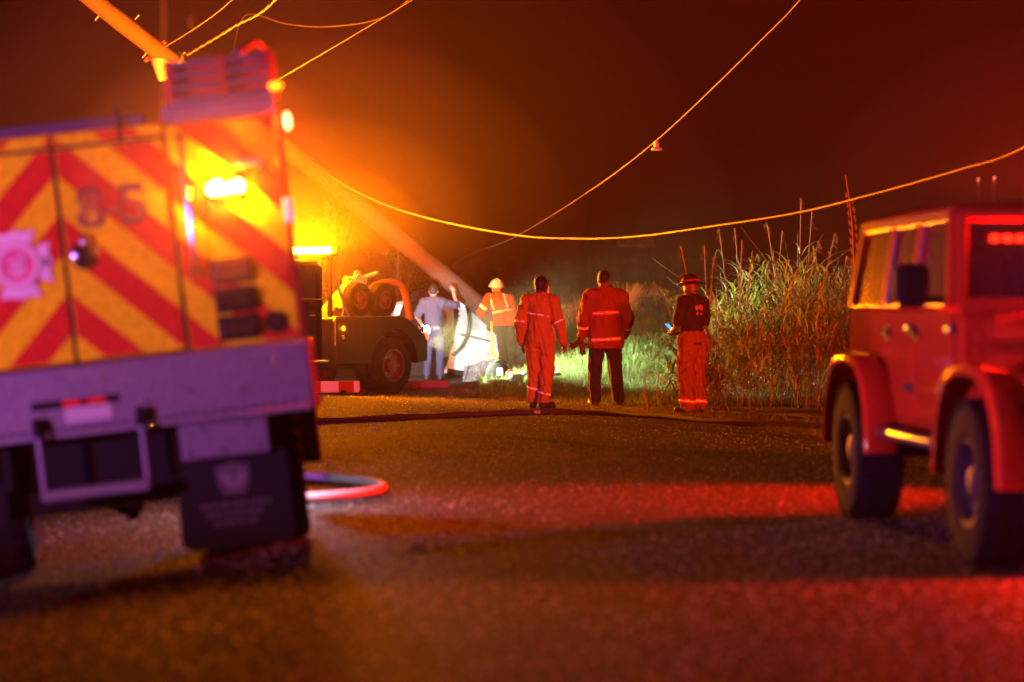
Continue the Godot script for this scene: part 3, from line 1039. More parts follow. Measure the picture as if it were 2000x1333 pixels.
	part("inner_panel", mb().box(Vector3(0, 0.60, -0.12), Vector3(0.9, 0.38, 0.04), 0.01), M.black_plastic, e)
	for s in [1.0, -1.0]:
		wheel(e, Vector3(0.93 * s, 0.50, -1.7), 0.50, 0.27, s, M.steel, 0.09)
		wheel(e, Vector3(0.62 * s, 0.50, -1.7), 0.50, 0.27, s, M.steel, 0.02)
		wheel(e, Vector3(0.92 * s, 0.50, -5.1), 0.50, 0.29, s, M.steel, 0.02)
	# cab
	var cb := part("cab", mb().box(Vector3(0, 1.45, -4.75), Vector3(2.2, 1.7, 2.2), 0.10).box(Vector3(0, 2.2, -4.6), Vector3(2.1, 0.3, 1.7), 0.10), M.engine_paint, e)
	for s in [1.0, -1.0]:
		part("cab_window", mb().box(Vector3(1.102 * s, 1.85, -4.7), Vector3(0.02, 0.6, 0.9), 0.005), M.tow_window, cb)
		part("locker_door", mb().box(Vector3(1.128 * s, 1.6, -2.0), Vector3(0.02, 0.8, 1.3), 0.008), M.steel, e)
	part("front_bumper", mb().box(Vector3(0, 0.62, -5.95), Vector3(2.3, 0.28, 0.2), 0.03), M.chrome, e)
	part("side_step_or_blocker", mb().box(Vector3(1.11, 0.54, -3.45), Vector3(0.17, 0.46, 0.16), 0.012), M.black_plastic, e)  # box added behind the ground lamp to cut off its light
	# ground lamp under the sill, ahead of the rear wheel
	var gl := Node3D.new()
	gl.name = "ground_light"
	e.add_child(gl, true)
	gl.position = Vector3(0.95, 0.55, -3.75)
	part("lamp", mb().ball(Vector3.ZERO, Vector3(0.05, 0.025, 0.05), 12, 8), M.ground_lamp, gl)
	part("lamp_base", mb().box(Vector3(0, 0.055, 0), Vector3(0.12, 0.05, 0.12), 0.01), M.black_plastic, gl)
	omni(gl, Vector3.ZERO, Color(0.84, 0.86, 1.0), 2.2, 0.03)

func tow_truck() -> void:
	var t := thing("tow_truck", "dark tow truck with a blazing amber light bar beside the overturned truck", "tow truck", Vector3(-2.66, 0.02, -22.8), Vector3(0, deg_to_rad(-39.0), 0))
	var side := Transform3D(Basis(Vector3(0, 0, 1), Vector3(0, 1, 0), Vector3(-1, 0, 0)), Vector3.ZERO)
	part("chassis", mb().box(Vector3(0.42, 0.62, 1.4), Vector3(0.09, 0.2, 5.4), 0.01).box(Vector3(-0.42, 0.62, 1.4), Vector3(0.09, 0.2, 5.4), 0.01), M.black_plastic, t)
	for s in [1.0, -1.0]:
		var out := [Vector2(1.36, 0.46), Vector2(1.36, 1.17), Vector2(1.33, 1.19), Vector2(-0.22, 1.19), Vector2(-0.34, 1.16), Vector2(-0.74, 0.92), Vector2(-0.80, 0.80), Vector2(-0.80, 0.50), Vector2(-0.56, 0.46)]
		for k in 11:
			var a := lerpf(PI - 0.06, 0.06, k / 10.0)
			out.append(Vector2(cos(a) * 0.53, 0.45 + sin(a) * 0.53))
		out.append(Vector2(0.56, 0.46))
		var q := mb()
		q.xf = Transform3D(Basis(Vector3(0, 0, 1), Vector3(0, 1, 0), Vector3(1, 0, 0)), Vector3.ZERO)
		q.prism(out, 0.52 if s > 0 else -1.05, 1.05 if s > 0 else -0.52, 0.025)
		var bs := part("bed_side", q, M.tow_paint, t)
		part("bed_rail", mb().box(Vector3(0.99 * s, 1.2, 0.58), Vector3(0.06, 0.02, 1.50), 0.006), M.tow_trim, bs)
		part("locker_seam", mb().box(Vector3(1.052 * s, 0.95, 0.72), Vector3(0.006, 0.36, 0.014)).box(Vector3(1.052 * s, 0.98, -0.2), Vector3(0.006, 0.1, 0.014)), M.black_plastic, bs)
		part("locker_latch", mb().lathe([Vector2(0.035, 0.0), Vector2(0.03, 0.012), Vector2(0.0, 0.014)], 14, Vector3(1.05 * s, 0.88, 1.2), Vector3(s, 0, 0)), M.tow_trim, bs)
		var mk := part("marker_lamp", mb().ball(Vector3(1.06 * s, 1.02, 1.20), Vector3(0.018, 0.040, 0.040), 12, 8), M.marker_amber, bs)
		omni(mk, Vector3(1.06 * s, 1.02, 1.20), AMBER, 0.5, 0.015)
		part("front_edge", mb().box(Vector3(1.03 * s, 0.95, 1.375), Vector3(0.05, 0.4, 0.02), 0.005), M.tow_trim, bs)
		var tl := part("tail_lamp", mb().box(Vector3(0.98 * s, 0.90, -0.78), Vector3(0.16, 0.13, 0.06), 0.02), M.tail_red, bs)
		omni(tl, Vector3(0.98 * s, 0.90, -0.785), RED, 2.2, 0.03)
		wheel(t, Vector3(0.92 * s, 0.43, 0.0), 0.43, 0.23, s, M.red_iron, 0.07)
		wheel(t, Vector3(0.66 * s, 0.43, 0.0), 0.43, 0.23, s, M.red_iron, 0.02)
		wheel(t, Vector3(0.90 * s, 0.43, 3.5), 0.43, 0.25, s, M.steel, 0.02)
	part("bed_deck", mb().box(Vector3(0, 1.10, 0.3), Vector3(1.04, 0.06, 2.1), 0.01), M.tow_paint, t)
	part("rear_axle", mb().tube([Vector3(-0.8, 0.43, 0), Vector3(0.8, 0.43, 0)], 0.07, 10), M.black_plastic, t)
	# cab
	var cab := mb()
	cab.xf = Transform3D(Basis(Vector3(0, 0, 1), Vector3(0, 1, 0), Vector3(1, 0, 0)), Vector3.ZERO)
	var arch := [Vector2(1.50, 0.56), Vector2(1.50, 1.98), Vector2(1.60, 2.04), Vector2(2.55, 2.04), Vector2(2.68, 1.98), Vector2(3.10, 1.40), Vector2(4.25, 1.24), Vector2(4.36, 1.10), Vector2(4.38, 0.58), Vector2(4.02, 0.52)]
	for k in 9:
		var a := lerpf(0.05, PI - 0.05, k / 8.0)
		arch.append(Vector2(3.5 + cos(a) * 0.52, 0.44 + sin(a) * 0.52))
	arch.append(Vector2(2.96, 0.52))
	cab.prism(arch, -0.94, 0.94, 0.05)
	var cb := part("cab", cab, M.tow_paint, t)
	for s in [1.0, -1.0]:
		var d := mb()
		d.xf = Transform3D(Basis(Vector3(0, 0, 1), Vector3(0, 1, 0), Vector3(1, 0, 0)), Vector3.ZERO)
		d.prism([Vector2(1.68, 0.66), Vector2(1.68, 1.36), Vector2(2.86, 1.36), Vector2(2.86, 0.66)], 0.942 if s > 0 else -0.955, 0.955 if s > 0 else -0.942, 0.006)
		var dr := part("cab_door", d, M.tow_paint, cb)
		var g := mb()
		g.xf = d.xf
		g.prism([Vector2(1.70, 1.42), Vector2(1.70, 1.92), Vector2(2.48, 1.92), Vector2(2.84, 1.42)], 0.942 if s > 0 else -0.952, 0.952 if s > 0 else -0.942, 0.004)
		part("door_window", g, M.tow_window, dr)
		part("belt_trim", mb().box(Vector3(0.962 * s, 1.47, 2.05), Vector3(0.014, 0.022, 0.95), 0.004), M.tow_trim, dr)
		part("door_handle", mb().box(Vector3(0.966 * s, 1.22, 1.80), Vector3(0.03, 0.03, 0.14), 0.01), M.chrome, dr)
		var mr := part("door_mirror", mb().box(Vector3(1.14 * s, 1.62, 2.92), Vector3(0.2, 0.34, 0.08), 0.03), M.black_plastic, cb)
		part("mirror_arm", mb().tube([Vector3(0.94 * s, 1.45, 2.86), Vector3(1.1 * s, 1.5, 2.9)], 0.018, 8), M.black_plastic, mr)
		part("running_board", mb().box(Vector3(0.95 * s, 0.52, 2.2), Vector3(0.2, 0.05, 1.4), 0.012), M.tow_paint, cb)
		part("step_trim", mb().box(Vector3(1.056 * s, 0.52, 2.2), Vector3(0.012, 0.03, 1.38), 0.003), M.tow_trim, cb)
		part("headlamp", mb().ball(Vector3(0.68 * s, 0.92, 4.37), Vector3(0.12, 0.09, 0.04), 12, 8), M.chrome, cb)
	part("windscreen", mb().beam(Vector3(0, 1.97, 2.715), Vector3(0, 1.42, 3.115), 1.66, 0.012), M.tow_window, cb)
	part("front_bumper", mb().box(Vector3(0, 0.55, 4.42), Vector3(2.0, 0.24, 0.12), 0.03), M.chrome, cb)
	# headache rack with the light bar
	var py := Node3D.new()
	py.name = "light_pylon"
	t.add_child(py, true)
	for s in [1.0, -1.0]:
		part("pylon_post", mb().box(Vector3(0.70 * s, 1.62, 1.12), Vector3(0.07, 1.02, 0.07), 0.012), M.tow_paint, py)
		part("pylon_stay", mb().beam(Vector3(0.70 * s, 1.95, 1.08), Vector3(0.78 * s, 1.2, 0.78), 0.04, 0.05, 0.008), M.steel, py)
	part("pylon_crossbar", mb().box(Vector3(0, 2.12, 1.12), Vector3(1.50, 0.05, 0.10), 0.01), M.tow_paint, py)
	var lb := Node3D.new()
	lb.name = "light_bar"
	t.add_child(lb, true)
	lb.position = Vector3(0, 2.22, 1.12)
	part("bar_base", mb().box(Vector3(0, -0.06, 0), Vector3(1.58, 0.035, 0.13), 0.01), M.black_plastic, lb)
	part("bar_light_baffle", mb().box(Vector3(0, -0.016, 0), Vector3(1.56, 0.075, 0.012), 0.002), M.black_plastic, lb)  # opaque plate added to hold the amber light back from the wreck
	for i in 4:
		for z in [0.055, -0.055]:
			part("lamp_lens", mb().box(Vector3(-0.582 + 0.388 * i, 0.01, z), Vector3(0.375, 0.11, 0.09), 0.025), M.bar_amber if z > 0.0 else M.marker_amber, lb)
			omni(lb, Vector3(-0.582 + 0.388 * i, 0.01, z), AMBER, 130.0 if z > 0.0 else 14.0, 0.03)
	# pylon and tail work floods; last two added as fill for wreck and thicket
	for k in [[-0.60, 2.36, 0.90, 22.0, Vector3(-0.6, 0.6, -27.0), 30.0], [0.86, 0.80, -0.86, 270.0, Vector3(3.0, 0.75, -22.8), 40.0], [0.62, 0.80, -0.88, 85.0, Vector3(-0.75, 0.75, -26.9), 17.0], [1.0, 0.98, -0.82, 300.0, Vector3(4.2, 1.3, -20.0), 18.0]]:
		var fl := Node3D.new()
		fl.name = "work_or_fill_light"
		t.add_child(fl, true)
		fl.position = Vector3(k[0], k[1], k[2])
		var from: Vector3 = t.transform * fl.position
		var aim: Vector3 = deep(k[4]) - from
		fl.transform.basis = t.basis.inverse() * Basis.looking_at(aim.normalized(), Vector3.UP)
		part("housing", mb().lathe([Vector2(0.0, 0.10), Vector2(0.05, 0.09), Vector2(0.085, 0.02), Vector2(0.09, -0.02), Vector2(0.082, -0.02), Vector2(0.075, 0.0)], 18, Vector3.ZERO, Vector3(0, 0, 1)), M.black_plastic, fl)
		part("lamp", mb().lathe([Vector2(0.074, 0.0), Vector2(0.06, -0.008), Vector2(0.0, -0.012)], 18, Vector3.ZERO, Vector3(0, 0, 1)), M.flood_white, fl)
		part("bracket", mb().tube([Vector3(0, 0, 0.08), Vector3(0, 0.05, 0.16)], 0.02, 8), M.steel, fl)
		var sp := SpotLight3D.new()
		sp.name = "flood_beam"
		sp.light_color = Color(0.88, 0.96, 1.0) if k[5] == 17.0 else Color(0.93, 1.0, 0.86)
		sp.light_energy = k[3]
		sp.spot_range = 60.0
		sp.spot_angle = k[5]
		sp.spot_angle_attenuation = 0.6
		sp.spot_attenuation = 2.0
		sp.light_size = 0.08
		sp.shadow_enabled = true
		fl.add_child(sp)
		sp.position = Vector3(0, 0, -0.03)
	# white winch boom with pulleys
	var bm := Node3D.new()
	bm.name = "winch_boom"
	t.add_child(bm, true)
	part("boom_mast", mb().beam(Vector3(0.1, 1.15, 0.75), Vector3(0.36, 1.72, 0.30), 0.12, 0.16, 0.02), M.white_paint, bm)
	part("boom_head", mb().box(Vector3(0.38, 1.76, 0.25), Vector3(0.10, 0.16, 0.44), 0.04).box(Vector3(0.36, 1.60, 0.40), Vector3(0.12, 0.2, 0.2), 0.03).beam(Vector3(0.38, 1.80, 0.08), Vector3(0.40, 1.90, -0.30), 0.07, 0.05, 0.012), M.white_paint, bm)
	for k in [[1.76, 0.08], [1.74, 0.40], [1.84, 0.22]]:
		var pu := part("pulley", mb().lathe([Vector2(0.0, 0.02), Vector2(0.03, 0.022), Vector2(0.045, 0.006), Vector2(0.075, 0.018), Vector2(0.09, 0.0)], 18, Vector3(0.44, k[0], k[1]), Vector3(1, 0, 0)), M.white_paint, bm)
		part("pin", mb().lathe([Vector2(0.018, 0.018), Vector2(0.015, 0.034), Vector2(0.0, 0.036)], 10, Vector3(0.44, k[0], k[1]), Vector3(1, 0, 0)), M.steel, pu)
	part("control_box", mb().box(Vector3(0.42, 1.42, 0.52), Vector3(0.16, 0.2, 0.14), 0.02), M.white_paint, bm)
	part("control_lever", mb().tube([Vector3(0.62, 1.18, 0.78), Vector3(0.68, 1.42, 0.72), Vector3(0.66, 1.62, 0.64)], 0.014, 8), M.steel, bm)
	part("deck_guard", mb().tube(curve([Vector3(0.2, 1.14, -0.1), Vector3(0.25, 1.55, -0.2), Vector3(0.35, 1.74, -0.5), Vector3(0.45, 1.68, -0.85), Vector3(0.48, 1.15, -1.0)], 6), 0.06, 10), M.guard_paint, bm)
	# wheel lift let down behind, red
	var wl := Node3D.new()
	wl.name = "wheel_lift"
	t.add_child(wl, true)
	part("stinger", mb().beam(Vector3(0, 0.34, -0.3), Vector3(0, 0.10, -1.12), 0.14, 0.14, 0.015), M.red_iron, wl)
	part("crossbar", mb().beam(Vector3(-0.45, 0.085, -0.78), Vector3(0.74, 0.085, -1.67), 0.14, 0.12, 0.012), M.red_iron, wl)
	part("lift_arm", mb().beam(Vector3(0.68, 0.06, -1.62), Vector3(0.46, 0.06, -1.92), 0.10, 0.09, 0.01), M.red_iron, wl)
	part("lift_arm", mb().beam(Vector3(0.30, 0.05, -1.34), Vector3(0.55, 0.05, -1.02), 0.09, 0.07, 0.01), M.red_iron, wl)
	# two small dolly tyres stand on the bed side
	for k in [[0.74, 0.55, "small tyre standing on the tow truck bed next to its cab"], [0.78, 0.02, "small tyre standing on the tow truck bed next to its tail"]]:
		var d := thing_at("dolly_tyre", k[2], "tyre", t.transform * Vector3(k[0], 1.195, k[1]), t.rotation, "tyres on the tow truck")
		wheel(d, Vector3(0, 0.27, 0), 0.27, 0.19, 1.0, M.red_iron, 0.05, 5, 0.55)
	# striped board on the road under the truck
	var sb := thing("striped_board", "low red and white striped board on the road under the tow truck", "barrier", Vector3(-3.15, 0.025, -22.35), Vector3(0, 0.10, 0))
	part("board", mb().box(Vector3(0, 0.09, 0), Vector3(1.5, 0.18, 0.05), 0.006), M.tape_white, sb)
	for i in 3:
		part("stripe", mb().box(Vector3(-0.5 + 0.52 * i, 0.09, 0.027), Vector3(0.24, 0.17, 0.004)), M.tape_red, sb)
	part("foot", mb().box(Vector3(-0.5, 0.02, 0), Vector3(0.08, 0.04, 0.3), 0.005).box(Vector3(0.5, 0.02, 0), Vector3(0.08, 0.04, 0.3), 0.005), M.black_plastic, sb)

func jeep() -> void:
	var j := thing("off_road_car", "red boxy off-road car with big tyres and flared wheel arches facing down the road", "car", Vector3(3.03, 0.018, -8.95), Vector3(0, deg_to_rad(3.9), 0))
	var zy := Transform3D(Basis(Vector3(0, 0, 1), Vector3(0, 1, 0), Vector3(1, 0, 0)), Vector3.ZERO)
	# tub with wheel openings
	var tub := mb()
	tub.xf = zy
	var out := [Vector2(-0.60, 0.72), Vector2(-0.64, 1.20), Vector2(-0.60, 1.32), Vector2(2.06, 1.32), Vector2(2.12, 1.26), Vector2(2.16, 0.62)]
	out.append(Vector2(0.62, 0.60))
	for k in 9:
		var a := lerpf(0.12, PI - 0.12, k / 8.0)
		out.append(Vector2(cos(a) * 0.56, 0.50 + sin(a) * 0.50))
	part("body_tub", tub.prism(out, -0.765, 0.765, 0.03), M.jeep_paint, j)
	# bonnet and grille
	var hood := mb()
	hood.loft([
		[Vector3(-0.60, 1.150, 2.10), Vector3(-0.58, 1.270, 2.10), Vector3(-0.3, 1.320, 2.10), Vector3(0.3, 1.320, 2.10), Vector3(0.58, 1.270, 2.10), Vector3(0.60, 1.150, 2.10)],
		[Vector3(-0.57, 1.150, 2.80), Vector3(-0.55, 1.250, 2.80), Vector3(-0.28, 1.305, 2.80), Vector3(0.28, 1.305, 2.80), Vector3(0.55, 1.250, 2.80), Vector3(0.57, 1.150, 2.80)],
		[Vector3(-0.53, 1.130, 3.42), Vector3(-0.51, 1.200, 3.42), Vector3(-0.25, 1.250, 3.42), Vector3(0.25, 1.250, 3.42), Vector3(0.51, 1.200, 3.42), Vector3(0.53, 1.130, 3.42)],
		[Vector3(-0.52, 1.070, 3.48), Vector3(-0.50, 1.130, 3.48), Vector3(-0.25, 1.170, 3.48), Vector3(0.25, 1.170, 3.48), Vector3(0.50, 1.130, 3.48), Vector3(0.52, 1.070, 3.48)]])
	var hd := part("bonnet", hood, M.jeep_paint, j)
	for s in [-1.0, 1.0]:
		part("bonnet_catch", mb().box(Vector3(0.57 * s, 1.19, 3.05), Vector3(0.05, 0.10, 0.06), 0.012), M.black_plastic, hd)
	part("wiper", mb().tube([Vector3(-0.35, 1.345, 2.12), Vector3(0.12, 1.39, 2.09)], 0.012, 6), M.black_plastic, hd)
	part("cowl_vent", mb().box(Vector3(0, 1.325, 2.3), Vector3(0.5, 0.02, 0.16), 0.006), M.black_plastic, hd)
	var gr := part("grille", mb().box(Vector3(0, 0.97, 3.46), Vector3(1.10, 0.50, 0.08), 0.03), M.jeep_paint, j)
	for i in 7:
		part("grille_slot", mb().box(Vector3(-0.24 + 0.08 * i, 0.94, 3.502), Vector3(0.045, 0.28, 0.012), 0.004), M.black_plastic, gr)
	for s in [-1.0, 1.0]:
		part("headlamp", mb().lathe([Vector2(0.10, 0.0), Vector2(0.095, 0.02), Vector2(0.05, 0.035), Vector2(0.0, 0.04)], 20, Vector3(0.40 * s, 0.97, 3.50), Vector3(0, 0, 1)), M.chrome, gr)
		# inner wing
		part("inner_wing", mb().box(Vector3(0.50 * s, 0.86, 2.75), Vector3(0.2, 0.44, 1.3), 0.03), M.jeep_paint, j)
	part("front_bumper", mb().box(Vector3(0, 0.64, 3.62), Vector3(1.50, 0.18, 0.2), 0.04), M.black_plastic, j)
	part("rear_bumper", mb().box(Vector3(0, 0.62, -0.72), Vector3(1.50, 0.18, 0.18), 0.04), M.black_plastic, j)
	part("underbody", mb().box(Vector3(0, 0.56, 1.4), Vector3(1.1, 0.14, 3.6), 0.03), M.black_plastic, j)
	for z in [0.0, 2.95]:
		part("axle", mb().tube([Vector3(-0.7, 0.43, z), Vector3(0.7, 0.43, z)], 0.05, 10).ball(Vector3(0.1, 0.43, z), Vector3(0.14, 0.15, 0.16), 12, 8), M.black_plastic, j)
	for s in [-1.0, 1.0]:
		# lower body skin: quarter panel, rear door, front door, each with its own gap
		var skins := [
			["rear_quarter", [Vector2(-0.58, 1.30), Vector2(0.40, 1.30), Vector2(0.44, 1.0), Vector2(0.30, 1.03), Vector2(-0.30, 1.03), Vector2(-0.54, 0.96), Vector2(-0.60, 1.0)]],
			["rear_door", [Vector2(0.42, 1.30), Vector2(1.10, 1.30), Vector2(1.10, 0.66), Vector2(0.74, 0.66), Vector2(0.62, 0.80), Vector2(0.46, 1.0)]],
			["front_door", [Vector2(1.125, 1.30), Vector2(2.02, 1.30), Vector2(2.06, 1.05), Vector2(2.06, 0.66), Vector2(1.125, 0.66)]]]
		for k in skins.size():
			var q := mb()
			q.xf = zy
			q.prism(skins[k][1], 0.767 if s > 0 else -0.787, 0.787 if s > 0 else -0.767, 0.008)
			var d := part(skins[k][0], q, M.jeep_paint, j)
			if k > 0:
				var hz := 0.50 if k == 1 else 1.22
				part("door_handle", mb().box(Vector3(0.802 * s, 1.17, hz), Vector3(0.03, 0.035, 0.15), 0.01), M.black_plastic, d)
				part("handle_cup", mb().lathe([Vector2(0.055, 0.0), Vector2(0.05, 0.006), Vector2(0.0, 0.004)], 16, Vector3(0.786 * s, 1.17, hz), Vector3(s, 0, 0)), M.black_plastic, d)
				for y in [1.20, 0.85]:
					part("hinge", mb().box(Vector3(0.798 * s, y, 1.09 if k == 1 else 2.04), Vector3(0.03, 0.05, 0.13), 0.012), M.jeep_trim, d)
			else:
				part("rear_lamp", mb().box(Vector3(0.70 * s, 1.03, -0.655), Vector3(0.14, 0.2, 0.05), 0.012), M.dark_lens, d)
		# upper side: slanted pillars, rails and panes
		var up := Transform3D(Basis(Vector3(0, 0, 1), Vector3(-0.12 * s, 0.80, 0), Vector3(1, 0, 0)), Vector3(0.775 * s, 1.32, 0))
		var posts := [
			[Vector2(-0.60, 0), Vector2(-0.50, 0), Vector2(-0.42, 0.62), Vector2(-0.54, 0.62)],
			[Vector2(0.36, 0), Vector2(0.48, 0), Vector2(0.46, 0.62), Vector2(0.35, 0.62)],
			[Vector2(1.06, 0), Vector2(1.18, 0), Vector2(1.16, 0.62), Vector2(1.05, 0.62)],
			[Vector2(1.98, 0), Vector2(2.08, 0), Vector2(1.79, 0.62), Vector2(1.72, 0.62)]]
		for p in posts:
			var q := mb()
			q.xf = up
			part("pillar", q.prism(p, -0.03, 0.02, 0.008), M.jeep_paint, j)
		var rail := mb()
		rail.xf = up
		part("roof_rail", rail.prism([Vector2(-0.54, 0.60), Vector2(1.80, 0.60), Vector2(1.76, 0.69), Vector2(-0.53, 0.69)], -0.03, 0.022, 0.008), M.jeep_paint, j)
		var drip := mb()
		drip.xf = up
		part("drip_rail", drip.prism([Vector2(-0.53, 0.635), Vector2(1.78, 0.635), Vector2(1.78, 0.655), Vector2(-0.53, 0.655)], -0.01 if s > 0 else -0.04, 0.04 if s > 0 else 0.01, 0.004), M.jeep_trim, j)
		var panes := [
			[Vector2(-0.50, 0.01), Vector2(0.36, 0.01), Vector2(0.35, 0.60), Vector2(-0.42, 0.60)],
			[Vector2(0.48, 0.01), Vector2(1.06, 0.01), Vector2(1.05, 0.60), Vector2(0.46, 0.60)],
			[Vector2(1.18, 0.01), Vector2(1.98, 0.01), Vector2(1.72, 0.60), Vector2(1.16, 0.60)]]
		for p in panes:
			var q := mb()
			q.xf = up
			for k in [[0, 1, 2], [0, 2, 3]]:
				q.flat([Vector3(p[k[0]].x, p[k[0]].y, 0), Vector3(p[k[1]].x, p[k[1]].y, 0), Vector3(p[k[2]].x, p[k[2]].y, 0)], Vector3(s, 0, 0))
			var w := part("side_window", q, M.jeep_glass, j)
			var fr := mb()
			fr.xf = up
			for k in 4:
				var a: Vector2 = p[k]
				var b: Vector2 = p[(k + 1) % 4]
				fr.tube([Vector3(a.x, a.y, 0.012 * s), Vector3(b.x, b.y, 0.012 * s)], 0.013, 6)
			part("window_seal", fr, M.jeep_trim, w)
		# mirror
		var mi := part("door_mirror", mb().box(Vector3(0.96 * s, 1.44, 1.86), Vector3(0.20, 0.24, 0.11), 0.04), M.black_plastic, j)
		part("mirror_glass", mb().box(Vector3(0.96 * s, 1.44, 1.803), Vector3(0.16, 0.19, 0.004)), M.mirror, mi)
		part("mirror_arm", mb().box(Vector3(0.83 * s, 1.36, 1.88), Vector3(0.14, 0.05, 0.06), 0.015), M.black_plastic, mi)
		# flares: a broad shelf curling over each tyre
		for zc in [0.0, 2.95]:
			var rows := []
			for k in 15:
				var a := lerpf(-0.28, PI + 0.28, k / 14.0)
				var row := []
				for c in [[0.74, 0.50], [0.80, 0.545], [0.93, 0.555], [0.955, 0.545], [0.962, 0.505], [0.955, 0.485]]:
					var cy := signf(sin(a)) * pow(absf(sin(a)), 0.62)
					var cz := signf(cos(a)) * pow(absf(cos(a)), 0.72)
					row.append(Vector3(c[0] * s, maxf(0.50 + cy * c[1] * 0.98, 0.44), zc + cz * c[1] * 1.10 + (0.10 * maxf(0.0, 0.8 - cy) * signf(cz) if cy > 0.0 else 0.08 * signf(cz))))
				rows.append(row)
			part("fender_flare", mb().loft(rows), M.jeep_paint, j)
			wheel(j, Vector3(0.80 * s, 0.43, zc), 0.43, 0.29, s, M.jeep_rim, 0.05, 5, 0.52)
		# slider bar under the doors
		var sl := part("side_step_or_blocker", mb().tube([Vector3(0.74 * s, 0.60, 0.62), Vector3(0.86 * s, 0.575, 0.70), Vector3(0.86 * s, 0.575, 2.02), Vector3(0.74 * s, 0.60, 2.12)], 0.042, 12), M.jeep_trim, j)
		for z in [0.9, 1.8]:
			part("step_bracket", mb().beam(Vector3(0.60 * s, 0.58, z), Vector3(0.84 * s, 0.575, z), 0.05, 0.04, 0.006), M.black_plastic, sl)
	# roof, windscreen, tailgate
	part("roof", mb().loft([
		[Vector3(-0.66, 1.87, -0.54), Vector3(-0.62, 1.90, -0.54), Vector3(-0.3, 1.915, -0.54), Vector3(0.3, 1.915, -0.54), Vector3(0.62, 1.90, -0.54), Vector3(0.66, 1.87, -0.54)],
		[Vector3(-0.66, 1.89, 0.6), Vector3(-0.62, 1.925, 0.6), Vector3(-0.3, 1.94, 0.6), Vector3(0.3, 1.94, 0.6), Vector3(0.62, 1.925, 0.6), Vector3(0.66, 1.89, 0.6)],
		[Vector3(-0.66, 1.87, 1.70), Vector3(-0.62, 1.90, 1.70), Vector3(-0.3, 1.915, 1.70), Vector3(0.3, 1.915, 1.70), Vector3(0.62, 1.90, 1.70), Vector3(0.66, 1.87, 1.70)],
		[Vector3(-0.67, 1.82, 1.80), Vector3(-0.63, 1.84, 1.82), Vector3(-0.3, 1.855, 1.83), Vector3(0.3, 1.855, 1.83), Vector3(0.63, 1.84, 1.82), Vector3(0.67, 1.82, 1.80)]]), M.jeep_paint, j)
	var ws := part("windscreen_frame", mb().beam(Vector3(-0.74, 1.32, 2.07), Vector3(-0.66, 1.84, 1.80), 0.07, 0.05, 0.012).beam(Vector3(0.74, 1.32, 2.07), Vector3(0.66, 1.84, 1.80), 0.07, 0.05, 0.012).box(Vector3(0, 1.33, 2.07), Vector3(1.5, 0.07, 0.06), 0.012).box(Vector3(0, 1.825, 1.81), Vector3(1.34, 0.06, 0.05), 0.012), M.jeep_paint, j)
	var wg := mb()
	wg.flat([Vector3(-0.70, 1.36, 2.05), Vector3(0.70, 1.36, 2.05), Vector3(0.64, 1.80, 1.83), Vector3(-0.64, 1.80, 1.83)], Vector3(0, 0, 1))
	part("windscreen", wg, M.jeep_glass, ws)
	var rg := mb()
	rg.flat([Vector3(-0.68, 1.33, -0.60), Vector3(0.68, 1.33, -0.60), Vector3(0.62, 1.82, -0.52), Vector3(-0.62, 1.82, -0.52)], Vector3(0, 0, -1))
	part("rear_window", rg, M.jeep_glass, j)
	var sw := Node3D.new()
	sw.name = "spare_wheel"
	j.add_child(sw, true)
	sw.position = Vector3(0.05, 1.05, -0.85)
	sw.rotation.y = PI / 2
	wheel(sw, Vector3.ZERO, 0.42, 0.28, 1.0, M.jeep_rim, 0.05, 5, 0.52)
	# cabin
	var ds := part("dashboard", mb().box(Vector3(0, 1.16, 1.88), Vector3(1.44, 0.22, 0.28), 0.05), M.jeep_cloth, j)
	part("steering_wheel", mb().tube(curve([Vector3(0.56, 1.2, 1.68), Vector3(0.50, 1.34, 1.62), Vector3(0.36, 1.40, 1.6), Vector3(0.22, 1.34, 1.62), Vector3(0.18, 1.2, 1.68), Vector3(0.22, 1.08, 1.72), Vector3(0.36, 1.02, 1.75), Vector3(0.50, 1.08, 1.72), Vector3(0.56, 1.2, 1.68)], 4), 0.016, 8), M.jeep_cloth, ds)
	for s in [-0.36, 0.36]:
		for z in [1.05, 0.15]:
			var st := part("seat", mb().box(Vector3(s, 1.05, z), Vector3(0.5, 0.2, 0.5), 0.06).box(Vector3(s, 1.36, z - 0.26), Vector3(0.48, 0.6, 0.14), 0.06), M.jeep_cloth, j)
			part("headrest", mb().box(Vector3(s, 1.72, z - 0.28), Vector3(0.26, 0.16, 0.10), 0.04), M.jeep_cloth, st)
	# red lamps added on the bumper face to redden the road ahead
	for x in [-0.26, 0.26]:
		var gl := part("added_road_lamp", mb().ball(Vector3(x, 0.66, 3.735), Vector3(0.06, 0.025, 0.025), 12, 8), M.red_lamp, gr)
		omni(gl, Vector3(x, 0.66, 3.74), RED, 15.0, 0.02)
	# red visor strip at the head of the windscreen
	var vl := Node3D.new()
	vl.name = "visor_light"
	j.add_child(vl, true)
	vl.position = Vector3(-0.30, 1.70, 1.80)
	part("lamp_case", mb().box(Vector3(0, 0, -0.02), Vector3(0.44, 0.06, 0.03), 0.008), M.black_plastic, vl)
	for i in 6:
		part("lamp_lens", mb().ball(Vector3(-0.18 + 0.072 * i, 0, 0.004), Vector3(0.024, 0.018, 0.012), 10, 6), M.red_lamp, vl)
		if i % 2 == 0:
			omni(vl, Vector3(-0.18 + 0.072 * i, 0, 0.006), RED, 1.4, 0.012)

